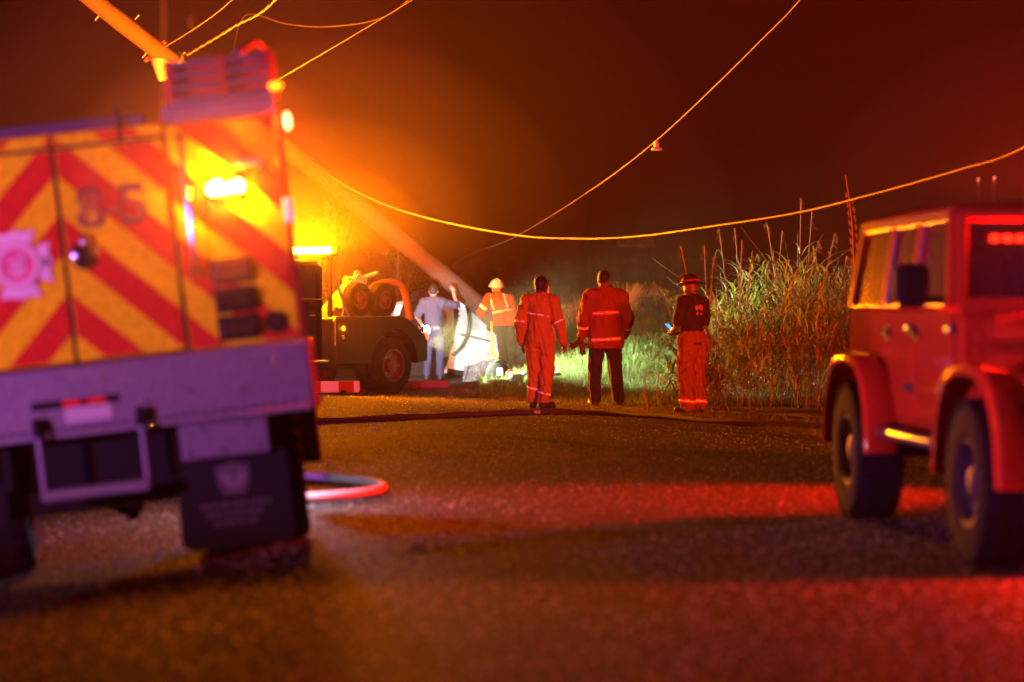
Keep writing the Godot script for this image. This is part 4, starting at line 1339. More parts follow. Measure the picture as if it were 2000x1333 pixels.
# two vehicles stand just outside the frame; their lamps light the fire engine, the people and the road
func saloon(called: String, label: String, category: String, at: Vector3, turn: float, paint: Material, lamps: Array, raise: float) -> Node3D:
	var p := thing(called, label, category, at, Vector3(0, turn, 0))
	var b := mb()
	b.xf = Transform3D(Basis(Vector3(0, 0, 1), Vector3(0, 1, 0), Vector3(1, 0, 0)), Vector3.ZERO)
	var o := [Vector2(-0.85, 0.32 + raise), Vector2(-0.95, 0.75 + raise), Vector2(-0.8, 0.98 + raise), Vector2(2.5, 1.0 + raise), Vector2(3.6, 0.86 + raise), Vector2(3.75, 0.62 + raise), Vector2(3.7, 0.32 + raise)]
	for c in [2.8, 0.0]:
		for k in 9:
			var a := lerpf(0.05, PI - 0.05, k / 8.0)
			o.append(Vector2(c + cos(a) * (0.38 + raise * 0.3), 0.32 + raise + sin(a) * 0.38))
	part("body", b.prism(o, -0.9, 0.9, 0.06), paint, p)
	var r := mb()
	r.xf = b.xf
	part("cabin", r.prism([Vector2(-0.3 + raise * 2.0, 0.98 + raise), Vector2(0.35 + raise, 1.42 + raise), Vector2(1.6, 1.44 + raise), Vector2(2.4, 1.0 + raise)], -0.74, 0.74, 0.06), M.tow_window, p)
	part("roof", mb().box(Vector3(0, 1.45 + raise, 0.95), Vector3(1.3, 0.04, 1.3), 0.015), paint, p)
	for s in [-1.0, 1.0]:
		for z in [0.0, 2.8]:
			wheel(p, Vector3(0.8 * s, 0.33 + raise * 0.3, z), 0.33 + raise * 0.3, 0.2, s, M.rim_grey, 0.02, 5)
	var lb := Node3D.new()
	lb.name = "light_bar"
	p.add_child(lb, true)
	lb.position = Vector3(0, 1.55 + raise, 0.95)
	part("bar_base", mb().box(Vector3(0, -0.05, 0), Vector3(1.2, 0.04, 0.26) if raise == 0.0 else Vector3(0.86, 0.04, 0.10), 0.01), M.black_plastic, lb)
	for i in 4:
		part("lamp_lens", mb().box(Vector3(-0.42 + 0.28 * i, 0.02, 0), Vector3(0.26, 0.09, 0.22), 0.03), lamps[i][0], lb)
		omni(lb, Vector3(-0.42 + 0.28 * i, 0.02, 0), lamps[i][1], lamps[i][2], 0.04)
	return p

func patrol_car() -> void:
	var amber := [M.marker_hot, Color(1.0, 0.62, 0.0), 48.0]
	var red := [M.red_lamp, Color(1.0, 0.16, 0.02), 26.0]
	var blue := [M.blue_lamp, Color(0.26, 0.14, 1.0), 54.0]
	saloon("patrol_car", "white patrol car with a lit blue and amber roof bar on the road shoulder", "police car", Vector3(-7.2, land(-7.2, -3.6) + 0.01, -3.3), PI, M.white_paint, [red, amber, blue, blue], 0.0)

func rescue_pickup() -> void:
	var red := [M.red_lamp, RED, 60.0]
	var p := saloon("rescue_pickup", "red rescue pickup with a lit red roof bar parked beyond the off-road car", "pickup truck", Vector3(5.35, land(5.35, -11.0) + 0.01, -11.0), 0.0, M.engine_paint, [red, red, red, red], 0.35)
	# two red flood heads: one turned to the people on the verge, one down to the road
	for k in [[Vector3(-0.66, 2.5, 3.2), Vector3(1.2, 0.4, -19.0), 220.0, 17.0, Color(1.0, 0.38, 0.06)], [Vector3(-0.70, 2.0, 0.75), Vector3(1.3, 0.0, -9.75), 230.0, 26.0, RED]]:
		var h := Node3D.new()
		h.name = "flood_head"
		p.add_child(h, true)
		h.position = k[0]
		var aim: Vector3 = deep(k[1]) - p.transform * h.position
		h.transform.basis = p.basis.inverse() * Basis.looking_at(aim.normalized(), Vector3.UP)
		part("lamp_mast", mb().tube([Vector3(k[0].x, 1.2, k[0].z + 0.06), k[0] + Vector3(0, -0.04, 0.06)], 0.025, 8), M.steel, p)
		part("housing", mb().lathe([Vector2(0.0, 0.10), Vector2(0.05, 0.09), Vector2(0.085, 0.02), Vector2(0.09, -0.02), Vector2(0.075, 0.0)], 18, Vector3.ZERO, Vector3(0, 0, 1)), M.black_plastic, h)
		part("lamp", mb().lathe([Vector2(0.074, 0.0), Vector2(0.06, -0.008), Vector2(0.0, -0.012)], 18, Vector3.ZERO, Vector3(0, 0, 1)), M.red_lamp, h)
		var sp := SpotLight3D.new()
		sp.name = "flood_beam"
		sp.light_color = k[4]
		sp.light_energy = k[2]
		sp.spot_range = 80.0
		sp.spot_angle = k[3]
		sp.spot_angle_attenuation = 0.9
		sp.spot_attenuation = 2.0
		sp.light_size = 0.06 if k[3] < 20.0 else 0.22
		sp.shadow_enabled = true
		h.add_child(sp)
		sp.position = Vector3(0, 0, -0.03)

# overturned white truck: local x runs along the picture, z towards the road
func crash() -> void:
	var c := thing("overturned_truck", "white truck lying overturned off the road with one large wheel in the air", "truck", Vector3(-1.0, 0.0, -27.0))
	# rear wall of the cab seen past the wheel
	part("cab_back", mb().prism([Vector2(-1.35, 0.70), Vector2(-1.30, 1.46), Vector2(-0.80, 1.54), Vector2(0.15, 1.50), Vector2(0.15, 0.70)], -0.95, -0.30, 0.06), M.crash_white, c)
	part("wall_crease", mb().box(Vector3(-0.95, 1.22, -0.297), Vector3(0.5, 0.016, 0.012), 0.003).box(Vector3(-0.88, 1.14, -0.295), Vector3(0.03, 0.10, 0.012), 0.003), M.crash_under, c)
	# fender round the wheel and the nose panels
	var nose := mb()
	var rows := []
	var prof := [[-0.04, 1.38], [0.12, 1.36], [0.32, 1.33], [0.54, 1.29], [0.74, 1.22], [0.80, 1.15]]
	for k in 9:
		var t := k / 8.0
		var row := []
		for i in prof.size():
			var x: float = prof[i][0]
			var top: float = prof[i][1]
			var bulge := 0.34 * sin(minf(1.0, t * 1.15) * PI * 0.5) - 0.05 * float(t > 0.48)
			var low := 0.12 - 0.08 * (x - 0.1)
			var y := lerpf(top, low, t)
			var dent := 0.03 * lie_noise.get_noise_2d(x * 400.0, y * 400.0)
			row.append(Vector3(x + (0.0 - 0.26 * t * t) * (1.0 - i / 5.0) - 0.12 * t * t * (i / 5.0), y, -0.30 + bulge + dent))
		rows.append(row)
	part("nose_panel", nose.loft(rows), M.crash_white, c)
	part("nose_side", mb().prism([Vector2(0.70, 0.12), Vector2(0.80, 1.14), Vector2(-0.02, 1.36), Vector2(-0.26, 0.2)], -0.9, -0.30, 0.03), M.crash_white, c)
	part("crease_shadow", mb().tube(curve([Vector3(0.02, 0.86, -0.03), Vector3(0.3, 0.80, 0.02), Vector3(0.62, 0.72, 0.0)], 4), 0.014, 8), M.crash_under, c)  # dark tube stands in for the shadow under the crease
	part("headlamp", mb().ball(Vector3(0.60, 0.98, 0.02), Vector3(0.09, 0.07, 0.05), 14, 8), M.chrome, c)
	part("bumper", mb().tube(curve([Vector3(-0.22, 0.16, 0.02), Vector3(0.2, 0.10, 0.08), Vector3(0.66, 0.10, 0.05)], 5), 0.06, 10), M.crash_under, c)
	part("door_stub", mb().box(Vector3(0.09, 1.40, -0.32), Vector3(0.10, 0.20, 0.06), 0.02, Basis(Vector3(0, 0, 1), -0.15)), M.crash_white, c)
	# arch lip below and right of the wheel, coloured dark for the shaded gap
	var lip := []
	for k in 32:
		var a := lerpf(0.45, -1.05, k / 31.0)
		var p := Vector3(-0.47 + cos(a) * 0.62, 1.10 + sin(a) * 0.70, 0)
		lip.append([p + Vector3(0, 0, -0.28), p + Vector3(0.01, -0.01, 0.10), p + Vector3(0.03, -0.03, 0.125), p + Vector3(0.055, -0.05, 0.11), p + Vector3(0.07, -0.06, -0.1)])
	part("shaded_arch_lip", mb().loft(lip), M.crash_under, c)
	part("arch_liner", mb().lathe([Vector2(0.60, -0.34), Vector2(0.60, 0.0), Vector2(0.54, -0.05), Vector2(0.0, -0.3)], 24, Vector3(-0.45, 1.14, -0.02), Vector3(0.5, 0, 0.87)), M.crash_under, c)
	# the wheel
	var w := Node3D.new()
	w.name = "front_wheel"
	c.add_child(w, true)
	w.position = Vector3(-0.46, 1.20, 0.06)
	w.rotation = Vector3(0, deg_to_rad(-42.0), deg_to_rad(4.0))
	wheel(w, Vector3.ZERO, 0.54, 0.30, 1.0, M.rim_grey, 0.11, 8, 0.70)
	# dark underside and a rear section behind
	part("chassis", mb().box(Vector3(-0.35, 0.22, -0.45), Vector3(1.4, 0.4, 0.8), 0.05).beam(Vector3(-1.2, 0.6, -0.6), Vector3(0.5, 0.34, -0.5), 0.14, 0.2, 0.02), M.crash_under, c)
	part("engine_block", mb().box(Vector3(0.85, 0.45, -0.6), Vector3(0.4, 0.6, 0.5), 0.05).ball(Vector3(0.78, 0.62, -0.32), Vector3(0.14, 0.12, 0.1), 12, 8).tube([Vector3(0.7, 0.8, -0.4), Vector3(0.85, 0.6, -0.3), Vector3(0.95, 0.3, -0.35)], 0.04, 8), M.crash_under, c)
	part("load_side", mb().box(Vector3(1.38, 0.68, -0.85), Vector3(0.85, 1.18, 0.5), 0.04, Basis(Vector3(0, 0, 1), -0.04)), M.crash_grey, c)
	part("load_sill", mb().box(Vector3(1.4, 0.10, -0.62), Vector3(0.9, 0.14, 0.2), 0.02), M.crash_under, c)
	for x in [-0.12, 0.08]:
		part("sill_bolt", mb().box(Vector3(x, 0.30, 0.0), Vector3(0.03, 0.08, 0.04), 0.008), M.white_paint, c)
	# torn sheet on the grass
	var s := thing("torn_panel", "crumpled pale body panel lying in front of the overturned truck", "panel", Vector3(-0.58, 0.0, -25.2), Vector3(0, 0.15, 0))
	var sr := []
	for i in 9:
		var row := []
		for j2 in 9:
			var u := i / 8.0
			var v := j2 / 8.0
			row.append(Vector3(lerpf(-0.30, 0.26, u) + 0.06 * v, 0.02 + v * (0.30 + 0.14 * u) + 0.05 * lie_noise.get_noise_2d(u * 260.0, v * 260.0), -0.25 * v + 0.07 * lie_noise.get_noise_2d(u * 300.0 + 90.0, v * 300.0)))
		sr.append(row)
	part("sheet", mb().loft(sr), M.torn_sheet, s)
	part("folded_edge", mb().tube(curve([Vector3(-0.30, 0.01, 0), Vector3(-0.22, 0.2, -0.1), Vector3(-0.16, 0.42, -0.25)], 4), 0.012, 6), M.steel, s)
	# yellow hook on a sling
	var h := thing("yellow_hook", "yellow crane hook hanging on a sling by the overturned truck's nose", "hook", Vector3(-0.36, 0.0, -26.0))
	part("hook", mb().tube(curve([Vector3(0, 0.62, 0), Vector3(0.0, 0.54, 0), Vector3(0.07, 0.47, 0), Vector3(0.06, 0.38, 0), Vector3(-0.02, 0.35, 0), Vector3(-0.08, 0.40, 0), Vector3(-0.06, 0.45, 0)], 5), [0.016, 0.02, 0.024, 0.026, 0.028, 0.03, 0.03, 0.032, 0.034, 0.036, 0.036, 0.036, 0.036, 0.036, 0.036, 0.035, 0.034, 0.034, 0.033, 0.032, 0.03, 0.03, 0.028, 0.027, 0.026, 0.025, 0.024, 0.023, 0.022, 0.02, 0.018], 8), M.hook_yellow, h)
	part("sling", mb().tube([Vector3(0, 0.60, 0), Vector3(-0.01, 0.85, -0.1), Vector3(-0.02, 1.10, -0.5)], 0.018, 8), M.hook_yellow, h)

func poles_and_wires() -> void:
	var p := thing("leaning_utility_pole", "broken wooden utility pole leaning across the sky above the crash", "utility pole", Vector3(0.20, 0.70, -27.4))
	var base := Vector3.ZERO
	var pts := [Vector3(0.05, -0.35, 0.0), Vector3(-0.72, 0.62, 0.9), Vector3(-3.9, 3.25, 2.0), Vector3(-7.0, 5.65, 4.0), Vector3(-10.0, 8.2, 5.4)].map(deep)
	part("shaft", mb().tube(curve(pts, 10), [0.19] + range(40).map(func(i): return 0.19 - 0.0014 * i + 0.004 * sin(i * 2.3)), 16), M.pole_wood, p)
	var dirn := deep(Vector3(-3.0, 2.42, 1.9)).normalized()
	for k in [[-5.12, 4.15, 2.82], [-5.55, 4.52, 3.08], [-5.9, 4.85, 3.3]]:
		part("band", mb().lathe([Vector2(0.15, -0.04), Vector2(0.165, -0.035), Vector2(0.165, 0.035), Vector2(0.15, 0.04)], 18, deep(Vector3(k[0], k[1], k[2])), dirn), M.steel, p)
	for i in 9:
		var q := deep(Vector3(-4.9, 3.98, 2.66).lerp(Vector3(-7.6, 6.15, 4.3), i / 8.0))
		part("climbing_step", mb().tube([q + Vector3(0.08, 0.10, 0) * (1 if i % 2 else -1), q + Vector3(0.17, 0.20, 0.02) * (1 if i % 2 else -1)], 0.012, 6), M.steel, p)
	var tr := thing("pole_transformer", "grey transformer can hanging under the leaning pole", "transformer", Vector3(-5.82, 5.20, -24.0), Vector3(0.1, 0, 0.34))
	part("can", mb().lathe([Vector2(0.0, 0.0), Vector2(0.12, 0.01), Vector2(0.145, 0.05), Vector2(0.15, 0.42), Vector2(0.135, 0.48), Vector2(0.0, 0.52)], 22), M.can_grey, tr)
	part("lid", mb().lathe([Vector2(0.16, 0.40), Vector2(0.17, 0.43), Vector2(0.16, 0.49), Vector2(0.05, 0.56), Vector2(0.0, 0.57)], 22), M.can_red, tr)
	part("bracket", mb().beam(Vector3(-0.24, 0.42, 0.0), Vector3(0.20, 0.62, 0.0), 0.10, 0.06, 0.01), M.can_red, tr)
	part("bushing", mb().lathe([Vector2(0.03, 0.55), Vector2(0.045, 0.58), Vector2(0.03, 0.61), Vector2(0.045, 0.64), Vector2(0.0, 0.68)], 12, Vector3(0.06, 0, 0.03)), M.porcelain, tr)
	var sp := thing("standing_utility_pole", "upright wooden utility pole standing behind the leaning one", "utility pole", Vector3(-7.85, 0.5, -32.0))
	part("shaft", mb().tube([Vector3(0, -0.4, 0), Vector3(0.02, 11.0, 0)], [0.15, 0.085], 14), M.far_pole, sp)
	part("crossarm", mb().beam(Vector3(-1.1, 10.3, 0.1), Vector3(1.1, 10.3, 0.1), 0.10, 0.12, 0.01), M.far_pole, sp)
	part("step_bolt", mb().ball(Vector3(0.62, 7.3, 0), Vector3(0.10, 0.16, 0.1), 10, 8), M.far_pole, sp)

	strand("sagging_service_cable", "thick twisted cable sagging low over the crash scene", [Vector3(-4.2, 4.55, -26.2), Vector3(-3.24, 3.71, -25.0), Vector3(-2.27, 3.16, -24.2), Vector3(-1.26, 2.80, -23.3), Vector3(0, 2.49, -22.0), Vector3(0.84, 2.39, -21.2), Vector3(1.74, 2.36, -20.1), Vector3(2.71, 2.44, -18.8), Vector3(3.55, 2.53, -17.6), Vector3(4.13, 2.65, -16.4), Vector3(4.75, 2.81, -15.0), Vector3(5.04, 2.92, -14.0), Vector3(5.5, 3.4, -11.0), Vector3(6.1, 4.3, -7.0)], 0.008, 3, 6.0, M.wire_pale)
	var w := strand("overhead_wire", "thin wire running steeply across the sky with a small porcelain knob", [Vector3(-1.6, 2.1, -33.0), Vector3(-0.97, 2.46, -30.0), Vector3(0, 2.68, -26.9), Vector3(1.2, 3.25, -23.8), Vector3(2.17, 3.87, -21.35), Vector3(3.2, 4.79, -18.5), Vector3(3.2 + 0.55, 5.4, -17.0), Vector3(5.2, 7.4, -12.0)], 0.0085, 1, 0.0, M.wire_pale)
	part("insulator_knob", mb().lathe([Vector2(0.0, 0.0), Vector2(0.085, 0.002), Vector2(0.08, 0.03), Vector2(0.04, 0.05), Vector2(0.045, 0.09), Vector2(0.035, 0.13), Vector2(0.02, 0.15), Vector2(0.0, 0.155)], 16, deep(Vector3(2.165, 3.715, -21.3))), M.porcelain, w)
	strand("taut_wire", "straight thin wire rising from behind the fire engine's ladder rack", [Vector3(-5.25, 4.45, -24.0), Vector3(-3.69, 4.92, -22.3), Vector3(-1.52, 6.03, -21.6), Vector3(1.4, 7.6, -20.5)], 0.008, 1, 0.0, M.wire)
	strand("drop_wire", "thin pale wire running up from the transformer's bracket", [Vector3(-5.91, 5.64, -23.75), Vector3(-4.26, 6.06, -21.7), Vector3(-2.4, 7.0, -19.0)], 0.0085, 1, 0.0, M.wire_pale)
	strand("twisted_drop_cable", "thick twisted drop cable running up from the leaning pole", [Vector3(-5.42, 5.58, -23.75), Vector3(-4.44, 5.81, -22.6), Vector3(-3.55, 6.0, -21.4), Vector3(-2.2, 7.0, -19.5)], 0.011, 2, 3.0, M.wire_pale)
	strand("slack_wire", "slack looping wire hanging between the drop cables", [Vector3(-5.3, 6.2, -27.0), Vector3(-4.9, 6.75, -26.2), Vector3(-4.12, 6.55, -26.0), Vector3(-3.36, 6.48, -25.9), Vector3(-2.42, 6.6, -25.8), Vector3(-1.79, 6.95, -25.5), Vector3(-1.0, 7.8, -25.2)], 0.010, 1, 0.0, M.wire)

func strand(called: String, label: String, pts: Array, r: float, cores: int, twist: float, m: Material) -> Node3D:
	var o := thing(called, label, "cable")
	var c := curve(pts.map(deep), 40 if cores > 1 else 10)
	for k in cores:
		var line := []
		var run := 0.0
		for i in c.size():
			var t: Vector3 = (c[mini(i + 1, c.size() - 1)] - c[maxi(i - 1, 0)]).normalized()
			var s := t.cross(Vector3.UP).normalized()
			var u := s.cross(t)
			if i > 0:
				run += c[i].distance_to(c[i - 1])
			var a := run * twist * TAU * 0.5 + TAU * k / cores
			line.append(c[i] + (s * cos(a) + u * sin(a)) * (r * 0.9 if cores > 1 else 0.0))
		part("core", mb().tube(line, r, 6), m, o)
	return o

func hoses_and_tools() -> void:
	# white hose loop beside the engine
	var h := thing("white_fire_hose", "white fire hose bent in a loop on the road beside the fire engine", "fire hose")
	var pts := curve([Vector3(-3.4, 0.03, -11.6), Vector3(-2.4, 0.045, -11.2), Vector3(-1.72, 0.05, -10.95), Vector3(-1.35, 0.05, -10.75), Vector3(-1.05, 0.05, -10.5), Vector3(-0.93, 0.05, -10.2), Vector3(-1.0, 0.05, -9.95), Vector3(-1.25, 0.05, -9.72), Vector3(-1.55, 0.05, -9.58), Vector3(-1.8, 0.045, -9.5)], 8)
	for i in pts.size():
		pts[i].y = land(pts[i].x, pts[i].z) + 0.052
		pts[i] = deep(pts[i])
	part("hose", mb().tube(pts, 0.032, 12), M.hose_white, h)
	part("coupling", mb().tube([pts[0], pts[0].lerp(pts[2], 0.8)], 0.045, 12), M.steel, h)
	var b := thing("dark_fire_hose", "dark fire hose lying straight across the road to the verge", "fire hose")
	pts = curve([Vector3(-5.2, 0, -15.0), Vector3(-3.6, 0, -15.7), Vector3(-2.4, 0, -16.2), Vector3(-1.22, 0, -16.9), Vector3(-0.4, 0, -17.4), Vector3(0.26, 0, -17.75), Vector3(0.9, 0, -17.7), Vector3(1.7, 0, -17.0), Vector3(2.6, 0, -16.0), Vector3(4.2, 0, -15.0)], 8)
	for i in pts.size():
		pts[i].y = land(pts[i].x, pts[i].z) + 0.05 + 0.006 * sin(i * 0.9)
		pts[i] = deep(pts[i])
	part("hose", mb().tube(pts, 0.036, 12), M.hose_dark, b)
	part("coupling", mb().tube([pts[40], pts[41]], 0.047, 12), M.steel, b)
	# cut-off saw
	var y := land(-0.22, -22.7)
	var s := thing("cut_off_saw", "black cut-off saw with round guard, white label and red trim on the verge", "saw", Vector3(-0.24, y + 0.02, -22.75), Vector3(0, -0.3, 0))
	var gd := part("blade_guard", mb().lathe([Vector2(0.0, 0.035), Vector2(0.15, 0.034), Vector2(0.185, 0.02), Vector2(0.19, -0.02), Vector2(0.17, -0.03), Vector2(0.0, -0.032)], 26, Vector3(0, 0.17, 0), Vector3(0, 0, 1)), M.black_plastic, s)
	part("label", mb().box(Vector3(0.06, 0.20, 0.036), Vector3(0.09, 0.11, 0.006), 0.002), M.tape_white, gd)
	part("trim", mb().lathe([Vector2(0.075, 0.03), Vector2(0.07, 0.045), Vector2(0.05, 0.045), Vector2(0.045, 0.03)], 20, Vector3(0.22, 0.16, 0.0), Vector3(0.5, 0, 0.87)), M.red_reflector, s)
	part("base_rail", mb().box(Vector3(0.05, 0.015, 0.05), Vector3(0.34, 0.03, 0.1), 0.008), M.red_reflector, s)
	part("handle", mb().tube(curve([Vector3(-0.1, 0.3, 0), Vector3(0.05, 0.38, 0.02), Vector3(0.2, 0.32, 0), Vector3(0.25, 0.2, 0)], 4), 0.015, 8), M.black_plastic, s)
	# chain saw
	var c := thing("chain_saw", "silver and black chain saw lying on the verge behind the orange coverall", "chain saw", Vector3(0.12, land(0.12, -22.4) + 0.015, -22.4), Vector3(0, 0.15, 0))
	part("engine_case", mb().box(Vector3(-0.05, 0.10, 0), Vector3(0.24, 0.16, 0.18), 0.04), M.tool_silver, c)
	part("cooling_fins", mb().box(Vector3(-0.02, 0.09, 0.095), Vector3(0.12, 0.012, 0.012)).box(Vector3(-0.02, 0.12, 0.095), Vector3(0.12, 0.012, 0.012)).box(Vector3(-0.02, 0.06, 0.095), Vector3(0.12, 0.012, 0.012)), M.black_plastic, c)
	part("rear_handle", mb().tube(curve([Vector3(0.05, 0.15, 0), Vector3(0.16, 0.22, 0), Vector3(0.28, 0.17, 0), Vector3(0.28, 0.05, 0), Vector3(0.1, 0.03, 0)], 5), 0.022, 8), M.tool_silver, c)
	part("guide_bar", mb().prism([Vector2(-0.16, 0.04), Vector2(-0.48, 0.03), Vector2(-0.52, 0.06), Vector2(-0.48, 0.09), Vector2(-0.16, 0.10)], -0.01, 0.01, 0.003), M.steel, c)
	part("fuel_cap", mb().lathe([Vector2(0.03, 0.0), Vector2(0.028, 0.02), Vector2(0.0, 0.022)], 14, Vector3(0.14, 0.06, 0.03), Vector3(0, 0, 1)), M.hook_yellow, c)
	# bent-handled ram
	var r := thing("rescue_ram", "black rescue ram with a bent silver handle on the verge", "rescue tool", Vector3(0.68, land(0.68, -21.6) + 0.01, -21.6))
	part("ram_body", mb().tube([Vector3(-0.20, 0.05, 0), Vector3(0.14, 0.06, 0.04)], 0.05, 12), M.black_plastic, r)
	part("ram_handle", mb().tube(curve([Vector3(-0.10, 0.08, 0), Vector3(-0.08, 0.20, 0), Vector3(-0.02, 0.25, 0), Vector3(0.06, 0.25, 0.02)], 4), 0.022, 8), M.tool_silver, r)
	part("ram_foot", mb().tube(curve([Vector3(0.10, 0.06, 0.03), Vector3(0.16, 0.13, 0.03), Vector3(0.21, 0.10, 0.03), Vector3(0.22, 0.02, 0.03)], 4), 0.02, 8), M.tool_silver, r)

# ---------------------------------------------------------------- people
# joints of a standing figure 1.75 m tall that looks along -z
func stand() -> Dictionary:
	return {
		"pelvis": Vector3(0, 0.95, 0), "waist": Vector3(0, 1.08, 0), "chest": Vector3(0, 1.30, 0.0), "neck": Vector3(0, 1.475, 0.0), "head": Vector3(0, 1.62, -0.02),
		"sl": Vector3(-0.185, 1.415, 0.01), "sr": Vector3(0.185, 1.415, 0.01), "el": Vector3(-0.255, 1.13, 0.03), "er": Vector3(0.255, 1.13, 0.03),
		"wl": Vector3(-0.275, 0.885, -0.05), "wr": Vector3(0.275, 0.885, -0.05), "hl": Vector3(-0.085, 0.92, 0), "hr": Vector3(0.085, 0.92, 0),
		"kl": Vector3(-0.10, 0.50, -0.02), "kr": Vector3(0.10, 0.50, -0.02), "al": Vector3(-0.115, 0.085, 0.03), "ar": Vector3(0.115, 0.085, 0.03),
		"look": Vector3(0, 0, -1), "tl": Vector3(-0.03, -0.05, -0.17), "tr": Vector3(0.03, -0.05, -0.17)}

func hand_bones(w: Vector3, along: Vector3, palm: Vector3, thumb: float, curl: float) -> Array:
	var a := along.normalized()
	var n := (palm - a * palm.dot(a)).normalized()
	var s := a.cross(n) * thumb
	var out := [[w, w + a * 0.075 + s * 0.006, 0.024, 0.032, n, 1.7], [w + s * 0.018 + a * 0.02, w + s * 0.03 + a * 0.085, 0.018, 0.016, n, 1.3]]
	var lens := [0.078, 0.088, 0.082, 0.066]
	for i in 4:
		var root := w + a * 0.085 + s * (0.030 - 0.020 * i)
		var d1 := (a * cos(curl) + n * sin(curl)).normalized()
		var d2 := (a * cos(curl * 2.3) + n * sin(curl * 2.3)).normalized()
		var mid: Vector3 = root + d1 * lens[i] * 0.5
		out.append([root - a * 0.01, mid, 0.0098, 0.009])
		out.append([mid, mid + d2 * lens[i] * 0.5, 0.009, 0.0075])
	var tr := w + a * 0.03 + s * 0.030
	var tm := tr + (a * 0.7 + s * 0.6 + n * 0.25).normalized() * 0.042
	out.append([tr, tm, 0.013, 0.0105])
	out.append([tm, tm + (a * 0.9 + s * 0.15 + n * 0.4).normalized() * 0.034, 0.0105, 0.0085])
	return out

func head_bones(j: Dictionary) -> Array:
	var h: Vector3 = j.head
	var f: Vector3 = j.look.normalized()
	var s := f.cross(Vector3.UP).normalized()
	var u := s.cross(f)
	return [
		[h + u * 0.025 - f * 0.018, h + u * 0.045 + f * 0.01, 0.086, 0.082, s, 1.16],
		[h + f * 0.03 - u * 0.02, h + f * 0.045 - u * 0.075, 0.068, 0.044, s, 1.1],
		[h - u * 0.03 - f * 0.03, h - u * 0.02 + f * 0.03, 0.066, 0.066],
		[h + f * 0.098 + u * 0.012, h + f * 0.116 - u * 0.022, 0.010, 0.015],
		[h + f * 0.092 - u * 0.062 - s * 0.02, h + f * 0.092 - u * 0.062 + s * 0.02, 0.010, 0.010],
		[h + f * 0.088 + u * 0.034 - s * 0.04, h + f * 0.088 + u * 0.034 + s * 0.04, 0.014, 0.014],
		[h + s * 0.080 + u * 0.012, h + s * 0.084 - u * 0.028, 0.017, 0.011, s, 2.0],
		[h - s * 0.080 + u * 0.012, h - s * 0.084 - u * 0.028, 0.017, 0.011, s, 2.0],
		[h - u * 0.05 - f * 0.01, (j.neck as Vector3) - Vector3(0, 0.02, 0), 0.052, 0.058]]

func person(label: String, at: Vector3, turn: float, j: Dictionary, skin_mat: Material, k := 1.0, palms := [Vector3(1, 0, 0), Vector3(-1, 0, 0), 0.45, 0.45]) -> Node3D:
	var o := thing("person", label, "person", at, Vector3(0, turn, 0))
	var fz := Vector3(0, 0, 1)
	var b := [
		[j.pelvis, j.waist, 0.135, 0.125, fz, 1.25], [j.waist, j.chest, 0.125, 0.145, fz, 1.4], [j.chest, j.neck, 0.14, 0.075, fz, 1.3], [j.sl, j.sr, 0.06, 0.06], [j.neck, j.head, 0.056, 0.05],
		[j.sl, j.el, 0.052, 0.042], [j.el, j.wl, 0.042, 0.029], [j.sr, j.er, 0.052, 0.042], [j.er, j.wr, 0.042, 0.029],
		[j.hl, j.kl, 0.088, 0.062], [j.kl, j.al, 0.060, 0.040], [j.hr, j.kr, 0.088, 0.062], [j.kr, j.ar, 0.060, 0.040],
		[j.al, j.al + j.tl, 0.042, 0.036], [j.ar, j.ar + j.tr, 0.042, 0.036]]
	var q := mb()
	q.skin(b, 0.02, 0.03)
	q.skin(head_bones(j), 0.0085, 0.02)
	q.skin([[j.wl.lerp(j.el, 0.25), j.wl, 0.034, 0.027]] + hand_bones(j.wl, j.wl - j.el, palms[0], 1.0 if palms[0].x > 0 else -1.0, palms[2]), 0.006, 0.008)
	q.skin([[j.wr.lerp(j.er, 0.25), j.wr, 0.034, 0.027]] + hand_bones(j.wr, j.wr - j.er, palms[1], -1.0 if palms[1].x < 0 else 1.0, palms[3]), 0.006, 0.008)
	part("body", q, skin_mat, o)
	var e := mb()
	var f: Vector3 = j.look.normalized()
	var s := f.cross(Vector3.UP).normalized()
	for w in [-1.0, 1.0]:
		e.ball(j.head + f * 0.088 + s * 0.032 * w + Vector3(0, 0.012, 0), Vector3.ONE * 0.012, 8, 6)
	part("eyes", e, M.mask_white, o)
	o.scale = Vector3.ONE * k
	return o

func torso(j: Dictionary, g: float, low: float) -> Array:
	var fz := Vector3(0, 0, 1)
	var bottom: Vector3 = j.pelvis + Vector3(0, low, 0)
	return [[bottom, j.waist, 0.150 + g, 0.140 + g, fz, 1.28], [j.waist, j.chest, 0.140 + g, 0.158 + g, fz, 1.38], [j.chest, j.neck, 0.152 + g, 0.072 + g * 0.4, fz, 1.3], [j.sl, j.sr, 0.072 + g * 0.6, 0.072 + g * 0.6], [j.sl + Vector3(0.05, 0.03, 0), j.neck, 0.06 + g * 0.5, 0.062 + g * 0.3], [j.sr + Vector3(-0.05, 0.03, 0), j.neck, 0.06 + g * 0.5, 0.062 + g * 0.3]]

func sleeve(j: Dictionary, side: String, g: float, share := 1.0) -> Array:
	var s: Vector3 = j["s" + side]
	var e: Vector3 = j["e" + side]
	var w: Vector3 = j["w" + side]
	if share < 1.0:
		return [[s, s.lerp(e, share), 0.066 + g, 0.062 + g]]
	return [[s, e, 0.066 + g, 0.060 + g], [e, e.lerp(w, 0.93), 0.060 + g, 0.046 + g * 0.9]]

